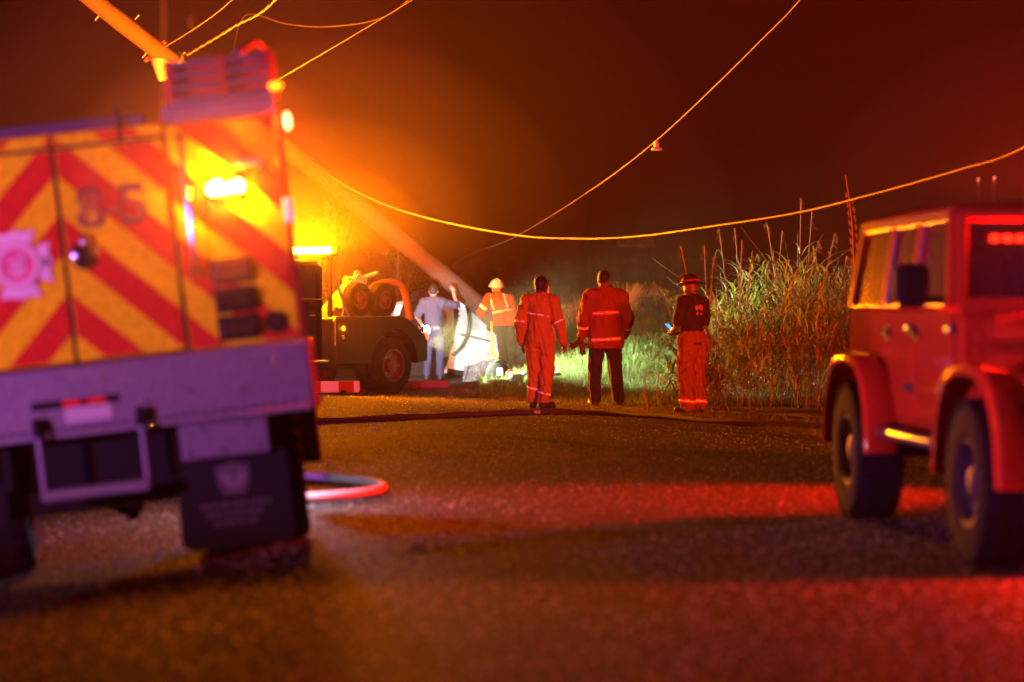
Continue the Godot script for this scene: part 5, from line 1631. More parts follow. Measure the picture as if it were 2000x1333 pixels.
func legs(j: Dictionary, g: float) -> Array:
	var fz := Vector3(0, 0, 1)
	return [[j.pelvis - Vector3(0, 0.02, 0), j.waist - Vector3(0, 0.02, 0), 0.145 + g, 0.135 + g, fz, 1.25], [j.hl, j.kl, 0.102 + g, 0.076 + g], [j.kl, j.al + Vector3(0, 0.02, 0), 0.076 + g, 0.066 + g], [j.hr, j.kr, 0.102 + g, 0.076 + g], [j.kr, j.ar + Vector3(0, 0.02, 0), 0.076 + g, 0.066 + g]]

func boots(o: Node3D, j: Dictionary, tall := 0.12) -> void:
	for s in ["l", "r"]:
		var a: Vector3 = j["a" + s]
		var t: Vector3 = a + j["t" + s]
		t.y = 0.048
		var b := [[a + Vector3(0, tall, 0), a, 0.058, 0.056], [Vector3(a.x, 0.05, a.z + 0.035), t, 0.050, 0.046]]
		part("boot", mb().skin(b, 0.014, 0.02, 0.0, null, [[Vector3(0, 0.002, 0), Vector3(0, -1, 0)]]), M.boot, o)

# a reflective band cut from a slightly larger copy of the cloth
func band(o: Node3D, called: String, bones: Array, at: Vector3, axis: Vector3, half: float, m: Material, k := 0.03, extra := []) -> MeshInstance3D:
	var a := axis.normalized()
	return part(called, mb().skin(bones, 0.013, k, 0.012, cloth_noise, [[at + a * half, a], [at - a * half, -a]] + extra), m, o)

func people() -> void:
	var up := Vector3(0, 1, 0)
	# man in navy shirt at the raised wheel
	var j := stand()
	j.er = Vector3(0.43, 1.36, -0.16); j.wr = Vector3(0.36, 1.60, -0.26)
	j.el = Vector3(-0.29, 1.16, -0.02); j.wl = Vector3(-0.22, 1.02, -0.20)
	j.al = Vector3(-0.12, 0.085, 0.02); j.kl = Vector3(-0.09, 0.50, -0.02)
	j.ar = Vector3(0.12, 0.085, -0.04); j.kr = Vector3(0.12, 0.50, -0.05)
	j.head = Vector3(0.0, 1.62, -0.04); j.neck = Vector3(-0.01, 1.475, 0.0)
	var o := person("person in navy short-sleeved shirt and blue trousers with one arm raised to the wheel", Vector3(-1.43, land(-1.43, -25.8), -25.8), 0.0, j, M.skin_light, 1.0, [Vector3(1, 0, 0), Vector3(-0.4, 0, -1), 0.5, 0.3])
	part("shirt", mb().skin(torso(j, 0.008, -0.05) + sleeve(j, "l", 0.012, 0.85) + sleeve(j, "r", 0.012, 0.85), 0.015, 0.035, 0.022, cloth_noise, [[Vector3(0, 0.98, 0), -up]]), M.shirt_navy, o)
	part("trousers", mb().skin(legs(j, -0.004), 0.015, 0.025, 0.02, cloth_noise, [[Vector3(0, 1.0, 0), up]]), M.trouser_blue, o)
	band(o, "belt", legs(j, 0.010).slice(0, 1), Vector3(0, 0.985, 0), up, 0.022, M.brown_belt)
	part("hair", mb().skin([[j.head + Vector3(0, 0.045, 0.022), j.head + Vector3(0, 0.055, -0.01), 0.093, 0.086, Vector3(1, 0, 0), 1.12], [j.head + Vector3(0, -0.01, 0.05), j.head + Vector3(0, 0.03, 0.04), 0.062, 0.07]], 0.009, 0.02, 0.008, cloth_noise, [[j.head + Vector3(0, 0, -0.07), Vector3(0, -0.3, -1)]]), M.hair_dark, o)
	part("collar", mb().skin([[j.neck + Vector3(-0.05, 0.015, 0.02), j.neck + Vector3(0.05, 0.015, 0.02), 0.036, 0.036]], 0.010, 0.02), M.shirt_navy, o)
	var rd := part("belt_radio", mb().box(Vector3(-0.175, 0.98, 0.06), Vector3(0.045, 0.12, 0.06), 0.01), M.boot, o)
	part("radio_clip", mb().box(Vector3(-0.185, 1.0, 0.095), Vector3(0.03, 0.04, 0.012), 0.003), M.tool_silver, rd)
	part("shirt_tag", mb().box(Vector3(0.06, 0.955, 0.148), Vector3(0.09, 0.022, 0.008), 0.002), M.stripe_silver, o)
	boots(o, j, 0.03)

	# worker in hi-vis jacket and white hard hat, bent to the wreck
	j = stand()
	j.pelvis = Vector3(0.03, 0.90, 0.02); j.waist = Vector3(0.0, 1.02, 0.0); j.chest = Vector3(-0.05, 1.20, -0.06); j.neck = Vector3(-0.10, 1.345, -0.12); j.head = Vector3(-0.12, 1.47, -0.19)
	j.look = Vector3(-0.5, -0.35, -0.8)
	j.sl = Vector3(-0.25, 1.29, -0.12); j.sr = Vector3(0.10, 1.27, -0.06); j.el = Vector3(-0.38, 1.06, -0.18); j.wl = Vector3(-0.37, 1.08, -0.42)
	j.er = Vector3(0.18, 1.02, -0.10); j.wr = Vector3(0.08, 0.92, -0.32)
	j.hl = Vector3(-0.05, 0.88, 0.02); j.hr = Vector3(0.11, 0.88, 0.02); j.kl = Vector3(-0.03, 0.47, -0.05); j.kr = Vector3(0.14, 0.47, 0.02); j.al = Vector3(0.02, 0.085, 0.06); j.ar = Vector3(0.16, 0.085, 0.16)
	o = person("person in orange reflective jacket and white hard hat bending over the wreck", Vector3(-0.14, land(-0.14, -24.3), -24.3), 0.0, j, M.skin_light, 1.0)
	var coat := torso(j, 0.022, -0.16) + [[j.hl + Vector3(0.01, 0.12, 0), j.hl + Vector3(0, -0.12, 0), 0.125, 0.14], [j.hr + Vector3(-0.01, 0.12, 0), j.hr + Vector3(0, -0.12, 0), 0.125, 0.14]]
	part("jacket", mb().skin(coat + sleeve(j, "l", 0.022) + sleeve(j, "r", 0.022), 0.015, 0.04, 0.03, cloth_noise, [[Vector3(0, 0.84, 0), -up]]), M.vest_orange, o)
	var c2 := []
	for b in coat: c2.append([b[0], b[1], b[2] + 0.006, b[3] + 0.006] + b.slice(4))
	band(o, "reflective_stripe", c2, Vector3(0, 1.08, 0), Vector3(-0.15, 1, -0.1), 0.025, M.stripe_silver, 0.04)
	for x in [-0.22, 0.03]:
		band(o, "reflective_stripe", c2.slice(1), Vector3(x + 0.02, 1.2, 0), Vector3(1, 0.28, 0), 0.022, M.stripe_silver, 0.04, [[Vector3(0, 1.10, 0), -up], [Vector3(0, 0, -0.08), Vector3(0, 0, -1)]])
	band(o, "reflective_stripe", [[j.sl, j.el, 0.098, 0.092]], j.sl.lerp(j.el, 0.6), j.el - j.sl, 0.03, M.stripe_silver)
	band(o, "reflective_stripe", [[j.el, j.wl, 0.092, 0.080]], j.el.lerp(j.wl, 0.6), j.wl - j.el, 0.025, M.stripe_silver)
	part("trousers", mb().skin(legs(j, 0.002), 0.015, 0.025, 0.02, cloth_noise), M.trouser_blue, o)
	part("collar", mb().skin([[j.neck + Vector3(-0.06, 0.02, 0.03), j.neck + Vector3(0.05, 0.02, 0.03), 0.045, 0.045]], 0.011, 0.02), M.trouser_blue, o)
	part("glove", mb().skin(hand_bones(j.wl, j.wl - j.el, Vector3(1, 0, 0), 1.0, 0.6).map(func(b): return [b[0], b[1], b[2] + 0.006, b[3] + 0.006]), 0.008, 0.01), M.boot, o)
	hard_hat(o, j.head + Vector3(0, 0.05, 0), Vector3(-0.5, 0.1, -0.85), M.helmet_white, 0.12, 0.05)
	boots(o, j, 0.05)

	# man in orange coverall with silver stripes
	j = stand()
	j.head = Vector3(0.015, 1.615, -0.015); j.look = Vector3(0.45, 0.0, -0.9)
	j.el = Vector3(-0.265, 1.13, 0.02); j.wl = Vector3(-0.255, 0.87, -0.06); j.er = Vector3(0.265, 1.12, 0.03); j.wr = Vector3(0.31, 0.87, -0.02)
	j.kl = Vector3(-0.085, 0.50, -0.03); j.al = Vector3(-0.10, 0.085, -0.04); j.kr = Vector3(0.09, 0.50, -0.01); j.ar = Vector3(0.07, 0.085, 0.12)
	j.tl = Vector3(-0.05, -0.05, -0.16); j.tr = Vector3(0.10, -0.05, -0.13)
	o = person("person in orange coverall with silver stripes standing by the dark hose", Vector3(0.37, land(0.37, -18.75) + 0.02, -18.75), -0.22, j, M.skin_deep, 1.0)
	coat = torso(j, 0.018, 0.0)
	var lg := legs(j, 0.014)
	part("coverall", mb().skin(coat + lg + sleeve(j, "l", 0.016) + sleeve(j, "r", 0.016), 0.014, 0.035, 0.030, cloth_noise, [[Vector3(0, 0.08, 0), -up]]), M.coverall_orange, o)
	c2 = []
	for b in coat: c2.append([b[0], b[1], b[2] + 0.005, b[3] + 0.005] + b.slice(4))
	band(o, "reflective_stripe", c2, Vector3(-0.02, 1.245, 0), Vector3(0.16, 1, 0), 0.014, M.stripe_silver, 0.035, [[Vector3(0.15, 0, 0), Vector3(1, 0, 0)]])
	for s in ["l", "r"]:
		band(o, "reflective_stripe", [[j["s" + s], j["e" + s], 0.088, 0.083]], j["s" + s].lerp(j["e" + s], 0.92), (j["e" + s] - j["s" + s]) + Vector3(0.06, 0, 0), 0.014, M.stripe_silver)
		band(o, "reflective_stripe", [[j["k" + s], j["a" + s], 0.098, 0.088]], j["k" + s].lerp(j["a" + s], 0.56 if s == "l" else 0.70), Vector3(0.25, 1, 0), 0.016, M.stripe_silver)
	part("hair", mb().skin([[j.head + Vector3(-0.01, 0.045, 0.018), j.head + Vector3(0, 0.055, -0.01), 0.092, 0.086, Vector3(1, 0, 0), 1.1], [j.head + Vector3(-0.01, -0.01, 0.05), j.head + Vector3(0, 0.03, 0.04), 0.060, 0.068]], 0.009, 0.02, 0.006, cloth_noise), M.hair_dark, o)
	part("face_mask", mb().skin([[j.head + Vector3(0.055, -0.02, -0.075), j.head + Vector3(0.06, -0.07, -0.07), 0.038, 0.032]], 0.009, 0.01), M.mask_white, o)
	boots(o, j, 0.03)

	# firefighter in turnout coat and black trousers
	j = stand()
	j.sl = Vector3(-0.205, 1.415, 0.01); j.sr = Vector3(0.205, 1.415, 0.01)
	j.el = Vector3(-0.285, 1.13, 0.04); j.wl = Vector3(-0.29, 0.90, -0.06); j.er = Vector3(0.285, 1.13, 0.04); j.wr = Vector3(0.25, 0.90, -0.12)
	j.hl = Vector3(-0.095, 0.92, 0); j.hr = Vector3(0.095, 0.92, 0); j.kl = Vector3(-0.135, 0.50, -0.02); j.kr = Vector3(0.125, 0.50, -0.02); j.al = Vector3(-0.14, 0.085, 0.02); j.ar = Vector3(0.165, 0.085, 0.02)
	j.head = Vector3(-0.02, 1.62, -0.02); j.look = Vector3(-0.25, 0, -0.97)
	o = person("tall person in red turnout coat with two silver stripes and black trousers", Vector3(1.27, land(1.27, -19.3) + 0.01, -19.3), 0.10, j, M.skin_brown, 1.055, [Vector3(1, 0, 0), Vector3(-1, 0, 0), 0.7, 0.6])
	coat = torso(j, 0.034, -0.30) + [[Vector3(-0.07, 1.0, 0), Vector3(-0.09, 0.68, 0), 0.15, 0.16], [Vector3(0.07, 1.0, 0), Vector3(0.09, 0.68, 0), 0.15, 0.16]]
	part("turnout_coat", mb().skin(coat + sleeve(j, "l", 0.020) + sleeve(j, "r", 0.020), 0.015, 0.03, 0.026, cloth_noise, [[Vector3(0, 0.745, 0), -up]]), M.coat_red, o)
	part("coat_collar", mb().skin([[j.neck + Vector3(-0.055, 0.025, 0.025), j.neck + Vector3(0.055, 0.025, 0.025), 0.05, 0.05]], 0.011, 0.02), M.coat_red, o)
	for y in [1.205, 0.865]:
		for w in 2:
			c2 = []
			for b in coat: c2.append([b[0], b[1], b[2] + 0.005 + 0.003 * w, b[3] + 0.005 + 0.003 * w] + b.slice(4))
			band(o, "reflective_stripe" if w else "stripe_backing", c2, Vector3(0, y, 0), Vector3(-0.05, 1, 0), 0.014 if w else 0.028, M.stripe_silver if w else M.stripe_edge, 0.03, [[Vector3(0.19, 0, 0), Vector3(1, 0, 0)], [Vector3(-0.20, 0, 0), Vector3(-1, 0, 0)]])
	for s in ["l", "r"]:
		band(o, "reflective_stripe", [[j["e" + s], j["w" + s], 0.086, 0.070]], j["e" + s].lerp(j["w" + s], 0.45), j["w" + s] - j["e" + s], 0.018, M.stripe_silver)
	part("trousers", mb().skin(legs(j, 0.012), 0.015, 0.025, 0.025, cloth_noise), M.cloth_black, o)
	part("hair", mb().skin([[j.head + Vector3(0, 0.045, 0.018), j.head + Vector3(0, 0.055, -0.01), 0.091, 0.085, Vector3(1, 0, 0), 1.1], [j.head + Vector3(0, 0.0, 0.05), j.head + Vector3(0, 0.03, 0.04), 0.058, 0.066]], 0.009, 0.02, 0.005, cloth_noise), M.hair_dark, o)
	boots(o, j, 0.10)
	var gl := thing_at("work_gloves", "dark work gloves held in the hand of the person in red turnout coat", "gloves", o.transform * Vector3(-0.325, 0.80, -0.13))
	part("glove", mb().skin([[Vector3(0, 0.05, 0), Vector3(-0.07, -0.02, 0), 0.04, 0.035, Vector3(0, 0, 1), 1.6], [Vector3(-0.07, -0.02, 0), Vector3(-0.13, -0.03, 0.01), 0.02, 0.016], [Vector3(-0.06, -0.03, 0), Vector3(-0.11, -0.07, 0.01), 0.02, 0.015], [Vector3(-0.05, -0.01, 0.02), Vector3(-0.12, 0.01, 0.02), 0.018, 0.015]], 0.008, 0.012), M.leather, gl)
	part("glove", mb().skin([[Vector3(0.01, 0.04, 0.02), Vector3(0.05, -0.06, 0.03), 0.04, 0.036, Vector3(0, 0, 1), 1.6], [Vector3(0.04, -0.06, 0.03), Vector3(0.045, -0.15, 0.03), 0.017, 0.014], [Vector3(0.065, -0.06, 0.03), Vector3(0.08, -0.13, 0.03), 0.017, 0.014], [Vector3(0.02, -0.05, 0.03), Vector3(0.015, -0.12, 0.03), 0.017, 0.014]], 0.008, 0.012), M.leather, gl)

	# firefighter in dark T-shirt, bunker trousers and helmet, looking at a phone
	j = stand()
	j.head = Vector3(-0.005, 1.61, -0.03); j.look = Vector3(0.0, -0.35, -1.0)
	j.el = Vector3(-0.24, 1.12, -0.03); j.wl = Vector3(-0.10, 1.04, -0.27); j.er = Vector3(0.24, 1.13, -0.02); j.wr = Vector3(0.05, 1.04, -0.26)
	j.kl = Vector3(-0.10, 0.50, -0.02); j.kr = Vector3(0.10, 0.50, -0.02); j.al = Vector3(-0.10, 0.085, 0.03); j.ar = Vector3(0.09, 0.085, 0.03)
	o = person("person in fire helmet, dark printed T-shirt and orange bunker trousers looking at a phone", Vector3(2.27, land(2.27, -17.9), -17.9), 0.70, j, M.skin_brown, 0.985, [Vector3(0.5, 0.8, 0), Vector3(-0.5, 0.8, 0), 0.6, 0.6])
	part("t_shirt", mb().skin(torso(j, 0.012, 0.0) + sleeve(j, "l", 0.016, 0.8) + sleeve(j, "r", 0.016, 0.8), 0.014, 0.035, 0.02, cloth_noise, [[Vector3(0, 1.0, 0), -up]]), M.shirt_black, o)
	for k in [[-0.045, 1.35, 0.05, 0.055], [0.03, 1.355, 0.075, 0.06], [-0.03, 1.28, 0.045, 0.04], [0.03, 1.275, 0.05, 0.045]]:
		part("shirt_print", mb().skin([[Vector3(k[0], k[1], 0.120), Vector3(k[0] + 0.01, k[1], 0.120), k[2] * 0.55, k[3] * 0.5, Vector3(0, 0, 1), 1.9]], 0.008, 0.01, 0.03, cloth_noise), M.print_purple, o)
	part("bunker_trousers", mb().skin(legs(j, 0.034), 0.015, 0.035, 0.034, cloth_noise, [[Vector3(0, 1.06, 0), up]]), M.bunker_tan, o)
	part("trouser_pocket", mb().skin([[Vector3(-0.165, 0.62, 0.0), Vector3(-0.165, 0.74, 0.0), 0.07, 0.065, Vector3(1, 0, 0), 2.0]], 0.013, 0.02), M.bunker_tan, o)
	part("pocket_flap", mb().box(Vector3(-0.06, 0.90, 0.165), Vector3(0.12, 0.02, 0.014), 0.004), M.cloth_black, o)
	for s in ["l", "r"]:
		for w in 2:
			band(o, "reflective_stripe" if w else "stripe_backing", [[j["k" + s], j["a" + s], 0.115 + 0.004 * w, 0.108 + 0.004 * w]], j["k" + s].lerp(j["a" + s], 0.82), Vector3(0.1, 1, 0), 0.014 if w else 0.03, M.stripe_silver if w else M.stripe_edge)
	part("face_mask", mb().skin([[j.head + Vector3(-0.03, -0.10, -0.055), j.head + Vector3(0.03, -0.10, -0.055), 0.034, 0.034]], 0.009, 0.01), M.mask_white, o)
	part("lanyard", mb().tube([j.neck + Vector3(-0.07, 0.04, -0.04), Vector3(-0.13, 1.36, -0.10), Vector3(-0.10, 1.2, -0.14)], 0.009, 6), M.black_plastic, o)
	fire_helmet(o, j.head + Vector3(0, 0.055, 0.0), j.look)
	boots(o, j, 0.10)
	var ph := thing_at("mobile_phone", "mobile phone with a lit bluish screen in the helmeted person's hands", "phone", o.transform * Vector3(-0.035, 1.10, -0.385), Vector3(-0.9, 0.70, 0))
	part("case", mb().box(Vector3.ZERO, Vector3(0.08, 0.15, 0.010), 0.004), M.black_plastic, ph)
	part("screen", mb().box(Vector3(0, 0, 0.006), Vector3(0.07, 0.135, 0.003)), M.phone_screen, ph)

func hard_hat(o: Node3D, at: Vector3, face: Vector3, m: Material, r: float, peak: float) -> void:
	var n := Node3D.new()
	n.name = "hard_hat"
	o.add_child(n, true)
	n.position = at
	n.basis = Basis.looking_at(face.normalized(), Vector3.UP)
	part("shell", mb().lathe([Vector2(r * 1.06, -0.022), Vector2(r * 1.05, -0.004), Vector2(r * 0.99, 0.02), Vector2(r * 0.90, 0.06), Vector2(r * 0.66, 0.095), Vector2(r * 0.34, 0.112), Vector2(0.0, 0.116)], 24), m, n)
	part("ridge", mb().tube([Vector3(0, 0.05, -r * 0.93), Vector3(0, 0.10, -r * 0.6), Vector3(0, 0.119, 0), Vector3(0, 0.10, r * 0.6), Vector3(0, 0.05, r * 0.93)], 0.014, 8), m, n)
	var rows := []
	for k in 9:
		var a := lerpf(-1.0, 1.0, k / 8.0)
		var d := Vector3(sin(a), 0, -cos(a))
		rows.append([d * r * 1.0 + Vector3(0, -0.002, 0), d * (r * 1.05 + peak * cos(a * 1.4)) + Vector3(0, -0.018, 0), d * (r * 1.05 + peak * cos(a * 1.4)) + Vector3(0, -0.024, 0)])
	part("peak", mb().loft(rows), m, n)

func fire_helmet(o: Node3D, at: Vector3, face: Vector3) -> void:
	var n := Node3D.new()
	n.name = "fire_helmet"
	o.add_child(n, true)
	n.position = at
	n.basis = Basis.looking_at(Vector3(face.x, face.y * 0.4, face.z).normalized(), Vector3.UP)
	part("shell", mb().lathe([Vector2(0.122, -0.01), Vector2(0.12, 0.02), Vector2(0.108, 0.065), Vector2(0.082, 0.10), Vector2(0.045, 0.12), Vector2(0.0, 0.125)], 24), M.helmet_dark, n)
	for k in 4:
		var a := PI * k / 4
		var d := Vector3(sin(a), 0, cos(a))
		part("rib", mb().tube([d * 0.118 + Vector3(0, 0.03, 0), d * 0.085 + Vector3(0, 0.103, 0), Vector3(0, 0.13, 0), d * -0.085 + Vector3(0, 0.103, 0), d * -0.118 + Vector3(0, 0.03, 0)], 0.007, 6), M.helmet_dark, n)
	var rows := []
	for k in 25:
		var a := TAU * k / 24.0
		var d := Vector3(sin(a), 0, cos(a))
		var w := 0.165 + 0.055 * maxf(0.0, cos(a)) + 0.012 * maxf(0.0, -cos(a))
		var dip := -0.03 * maxf(0.0, cos(a)) + 0.006
		rows.append([d * 0.118 + Vector3(0, 0.012, 0), d * (w * 0.5 + 0.06) + Vector3(0, dip * 0.4, 0), d * w + Vector3(0, dip, 0), d * (w - 0.004) + Vector3(0, dip - 0.010, 0), d * 0.118 + Vector3(0, -0.012, 0)])
	part("brim", mb().loft(rows), M.helmet_dark, n)
	part("front_shield", mb().prism([Vector2(-0.05, 0.02), Vector2(0.05, 0.02), Vector2(0.058, 0.10), Vector2(0.0, 0.15), Vector2(-0.058, 0.10)], -0.138, -0.128, 0.002), M.gold, n)
	part("reflective_tape", mb().lathe([Vector2(0.121, 0.018), Vector2(0.1225, 0.028), Vector2(0.119, 0.044), Vector2(0.116, 0.045)], 24), M.bunker_tan, n)
	part("goggles", mb().box(Vector3(0.0, 0.03, 0.125), Vector3(0.12, 0.03, 0.02), 0.008), M.bunker_tan, n)

# ---------------------------------------------------------------- plants
func blade_line(root: Vector3, lean: Vector3, tall: float, droop: float, steps := 5) -> Array:
	var out := []
	for i in steps + 1:
		var t := float(i) / steps
		out.append(root + Vector3(0, 1, 0) * tall * (t - droop * t * t) + lean * tall * (t * 0.35 + t * t * 0.65))
	return out

func mm_stuff(called: String, label: String, cat: String, mesh: Mesh, m: Material, list: Array) -> void:
	var mm := MultiMesh.new()
	mm.transform_format = MultiMesh.TRANSFORM_3D
	mm.use_colors = true
	mm.mesh = mesh
	mm.instance_count = list.size()
	for i in list.size():
		mm.set_instance_transform(i, list[i][0])
		mm.set_instance_color(i, list[i][1])
	var o := MultiMeshInstance3D.new()
	o.name = called
	o.multimesh = mm
	o.material_override = m
	add_child(o)
	tag(o, label, cat, "", "stuff")

func tuft(blades: int, spread: float, tall: float, wide: float, droop: float) -> ArrayMesh:
	var b := mb()
	for i in blades:
		var a := rng.randf() * TAU
		var d := Vector3(cos(a), 0, sin(a))
		b.blade(blade_line(d * rng.randf() * spread, d * rng.randf_range(0.15, 0.7), tall * rng.randf_range(0.6, 1.1), droop * rng.randf_range(0.3, 1.0), 4), wide * rng.randf_range(0.6, 1.0), Vector3(-d.z, 0, d.x))
	return b.mesh()

func plants() -> void:
	# lush grass on the bank, blown towards the wreck
	var list := []
	while list.size() < 15000:
		var x := rng.randf_range(-0.5, 6.2)
		var d := rng.randf_range(19.2, 30.0)
		if x < track(ROAD_EDGE, d) + rng.randf_range(0.0, 0.7) or (x < 0.4 and d > 24.6 and d < 28.2):
			continue
		var s := rng.randf_range(0.6, 1.25) * (0.5 + 0.5 * smoothstep(0.0, 1.6, x - track(ROAD_EDGE, d)))
		var patch := 0.5 + 0.5 * lie_noise.get_noise_2d(x * 45.0, d * 45.0)
		var c := Color(0.075, 0.19, 0.035).lerp(Color(0.22, 0.20, 0.08), clampf(patch * 0.75 + rng.randf_range(-0.25, 0.25), 0.0, 1.0))
		c = c * rng.randf_range(0.7, 1.25)
		list.append([Transform3D(Basis.from_euler(Vector3(rng.randf_range(-0.2, 0.2), rng.randf() * TAU, 0)).scaled(Vector3(s, s, s)), Vector3(x, land(x, -d) - 0.015, -d * DEEP)), c])
	mm_stuff("bank_grass", "bright green grass covering the bank beside the wreck", "grass", tuft(9, 0.06, 0.24, 0.0055, 0.45), M.blade_mix, list)
	# short dry turf along the edge of the road
	list = []
	while list.size() < 7000:
		var d := rng.randf_range(8.0, 24.5)
		var x := track(ROAD_EDGE, d) + absf(rng.randfn(0.0, 0.45)) - 0.12
		if x > 7.0 or x < -1.0:
			continue
		var s := rng.randf_range(0.5, 1.2)
		var c := Color(0.16, 0.115, 0.05).lerp(Color(0.09, 0.11, 0.04), rng.randf()) * rng.randf_range(0.7, 1.2)
		list.append([Transform3D(Basis.from_euler(Vector3(0, rng.randf() * TAU, 0)).scaled(Vector3(s, s * 0.8, s)), Vector3(x, land(x, -d) - 0.005, -d * DEEP)), c])
	mm_stuff("verge_turf", "short dry brown turf along the road edge", "grass", tuft(7, 0.05, 0.09, 0.004, 0.4), M.blade_mix, list)

	# the tall thicket: leaves nobody could count, then the stalks that stand out of it
	var th := mb()
	th.tint = true
	var lumps := []
	for i in 64:
		var u := rng.randf()
		lumps.append(Vector3(2.35 + 4.3 * u, rng.randf_range(1.1, 2.3) - 0.55 * absf(u - 0.35) - 0.9 * smoothstep(0.16, 0.0, u), -18.4 - 2.8 * rng.randf() + 0.35 * maxf(0.0, 4.3 * u - 0.7)))
	for i in 9000:
		var k: Vector3 = lumps[rng.randi() % lumps.size()]
		var x := k.x + rng.randfn(0.0, 0.17)
		var z := k.z + rng.randfn(0.0, 0.2)
		var low := land(x, z)
		var y := low + (k.y - 0.15) * sqrt(rng.randf()) * rng.randf_range(0.75, 1.0)
		var a := rng.randf() * TAU
		var dirn := Vector3(cos(a), 0, sin(a))
		var g := rng.randf()
		var c := Color(0.15, 0.20, 0.030).lerp(Color(0.34, 0.27, 0.06), g * g) * rng.randf_range(0.6, 1.25)
		if rng.randf() < 0.10:
			c = Color(0.30, 0.16, 0.055)
		th.col = c
		th.blade(blade_line(Vector3(x, y, z * DEEP), dirn * rng.randf_range(0.3, 1.3), rng.randf_range(0.3, 0.75), rng.randf_range(0.4, 1.5)), rng.randf_range(0.009, 0.02), Vector3(-dirn.z, 0, dirn.x))
	for i in 260:
		var k: Vector3 = lumps[rng.randi() % lumps.size()]
		var x := k.x + rng.randfn(0.0, 0.12)
		var y := land(x, k.z)
		var h := k.y + rng.randf_range(-0.5, 0.25)
		var l := Vector3(rng.randfn(0, 0.30), 0, rng.randfn(0, 0.3))
		th.col = Color(0.19, 0.16, 0.05) * rng.randf_range(0.7, 1.4)
		var q := Vector3(x, y, k.z * DEEP)
		th.tube([q, q + Vector3(0, h * 0.5, 0) + l * h * 0.25, q + Vector3(0, h * 0.8, 0) + l * h * 0.6, q + Vector3(0, h * 0.98, 0) + l * h], [0.007, 0.006, 0.005, 0.003], 4, false)
	var to := part("grass_thicket", th, M.blade_mix)
	tag(to, "dense tall grass thicket between the helmeted person and the red car", "tall grass", "", "stuff")

	var tops := [[2.26, 2.18, -19.0, -0.5], [2.63, 2.21, -19.4, -0.1], [2.89, 2.45, -19.8, -0.35], [3.08, 2.45, -19.6, -0.2], [3.08, 2.26, -19.0, 0.1], [3.52, 2.53, -19.6, -0.45], [3.91, 2.83, -19.2, 0.05], [4.12, 2.68, -19.5, 0.2], [4.32, 2.35, -19.0, 0.55], [4.06, 2.24, -18.8, 0.6], [3.7, 2.4, -19.4, 0.3], [3.2, 2.1, -18.9, 0.25], [4.39, 2.03, -18.6, 0.5], [2.69, 2.04, -18.9, 0.2]]
	for k in tops:
		grass_stalk(Vector3(k[0], k[1], k[2]), k[3], "tall flowering grass stalk rising out of the thicket", "seed-headed stalks in the thicket")
	# arching reed blades in front of the bank, left of the helmeted person
	for i in 16:
		var x := 1.72 + 0.75 * rng.randf()
		var d := rng.randf_range(18.0, 19.2)
		var o := thing("reed_clump", "dark arching reed stems at the foot of the bank", "reed", Vector3(x, land(x, -d), -d), Vector3.ZERO, "reeds at the foot of the bank")
		for q in 4:
			var a := rng.randf_range(2.2, 4.4) if i % 3 else rng.randf() * TAU
			var dirn := Vector3(cos(a), 0, sin(a) * 0.5)
			part("blade", mb().blade(blade_line(Vector3.ZERO, dirn * rng.randf_range(0.3, 1.0), rng.randf_range(0.4, 1.0), rng.randf_range(0.3, 0.75), 7), rng.randf_range(0.007, 0.013), Vector3(-dirn.z, 0, dirn.x).normalized()), M.blade_green if q % 2 else M.stem_tan, o)
		if i % 4 == 0:
			part("stem", mb().tube([Vector3.ZERO, Vector3(-0.05, 0.25, 0), Vector3(-0.02, 0.55, 0.05)], [0.012, 0.010, 0.007], 6), M.stem_tan, o)
	# drooping plume over the fence
	grass_stalk(Vector3(2.02, 1.72, -20.2), -1.5, "single grass plume drooping over the vine fence", "")
	# fence with a leafy vine and dry stems
	var f := thing("wire_fence", "old wire fence on the bank with thin posts and vine leaves hanging on it", "fence", Vector3(0, 0, -26.2))
	for x in [0.6, 1.9, 3.2]:
		var y := land(x, -26.2)
		part("post", mb().tube([Vector3(x, y - 0.1, 0), Vector3(x + 0.03, y + 0.55, 0)], [0.035, 0.028], 8), M.dead_pale, f)
	for h in [0.2, 0.45]:
		part("strand", mb().tube([Vector3(0.6, land(0.6, -26.2) + h, 0.03), Vector3(1.9, land(1.9, -26.2) + h - 0.02, 0.03), Vector3(3.2, land(3.2, -26.2) + h, 0.03)], 0.008, 5), M.dead_pale, f)
	var v := thing("leafy_vine", "bright green heart-leaved vine trailing over the wire fence", "vine", Vector3(0, 0, -25.9))
	part("stem", mb().tube(curve([Vector3(1.7, 1.5, 0), Vector3(2.1, 1.62, 0.05), Vector3(2.5, 1.58, 0.05), Vector3(2.95, 1.6, 0.05)], 5), 0.01, 6), M.stem_green, v)
	for i in 46:
		var c := Vector3(rng.randf_range(1.75, 3.0), 0, rng.randf_range(-0.05, 0.15))
		c.y = 1.60 - absf(rng.randfn(0.0, 0.22)) + 0.05
		leaf(v, c, rng.randf_range(0.045, 0.085))
	for i in 10:
		leaf(v, Vector3(rng.randf_range(0.62, 0.95), rng.randf_range(1.15, 1.4), 0.1), rng.randf_range(0.03, 0.06))
	var dry := mb()
	dry.tint = true
	for i in 900:
		var x := rng.randf_range(0.5, 3.3)
		var z := -26.4 + rng.randf_range(-0.2, 0.5)
		dry.col = Color(0.36, 0.30, 0.24) * rng.randf_range(0.5, 1.2)
		var h := rng.randf_range(0.3, 0.62)
		dry.blade([deep(Vector3(x, land(x, z) - 0.05, z)), deep(Vector3(x + rng.randfn(0, 0.05), land(x, z) + h * 0.5, z)), deep(Vector3(x + rng.randfn(0, 0.1), land(x, z) + h, z + 0.03))], 0.006, Vector3(1, 0, rng.randf_range(-0.5, 0.5)))
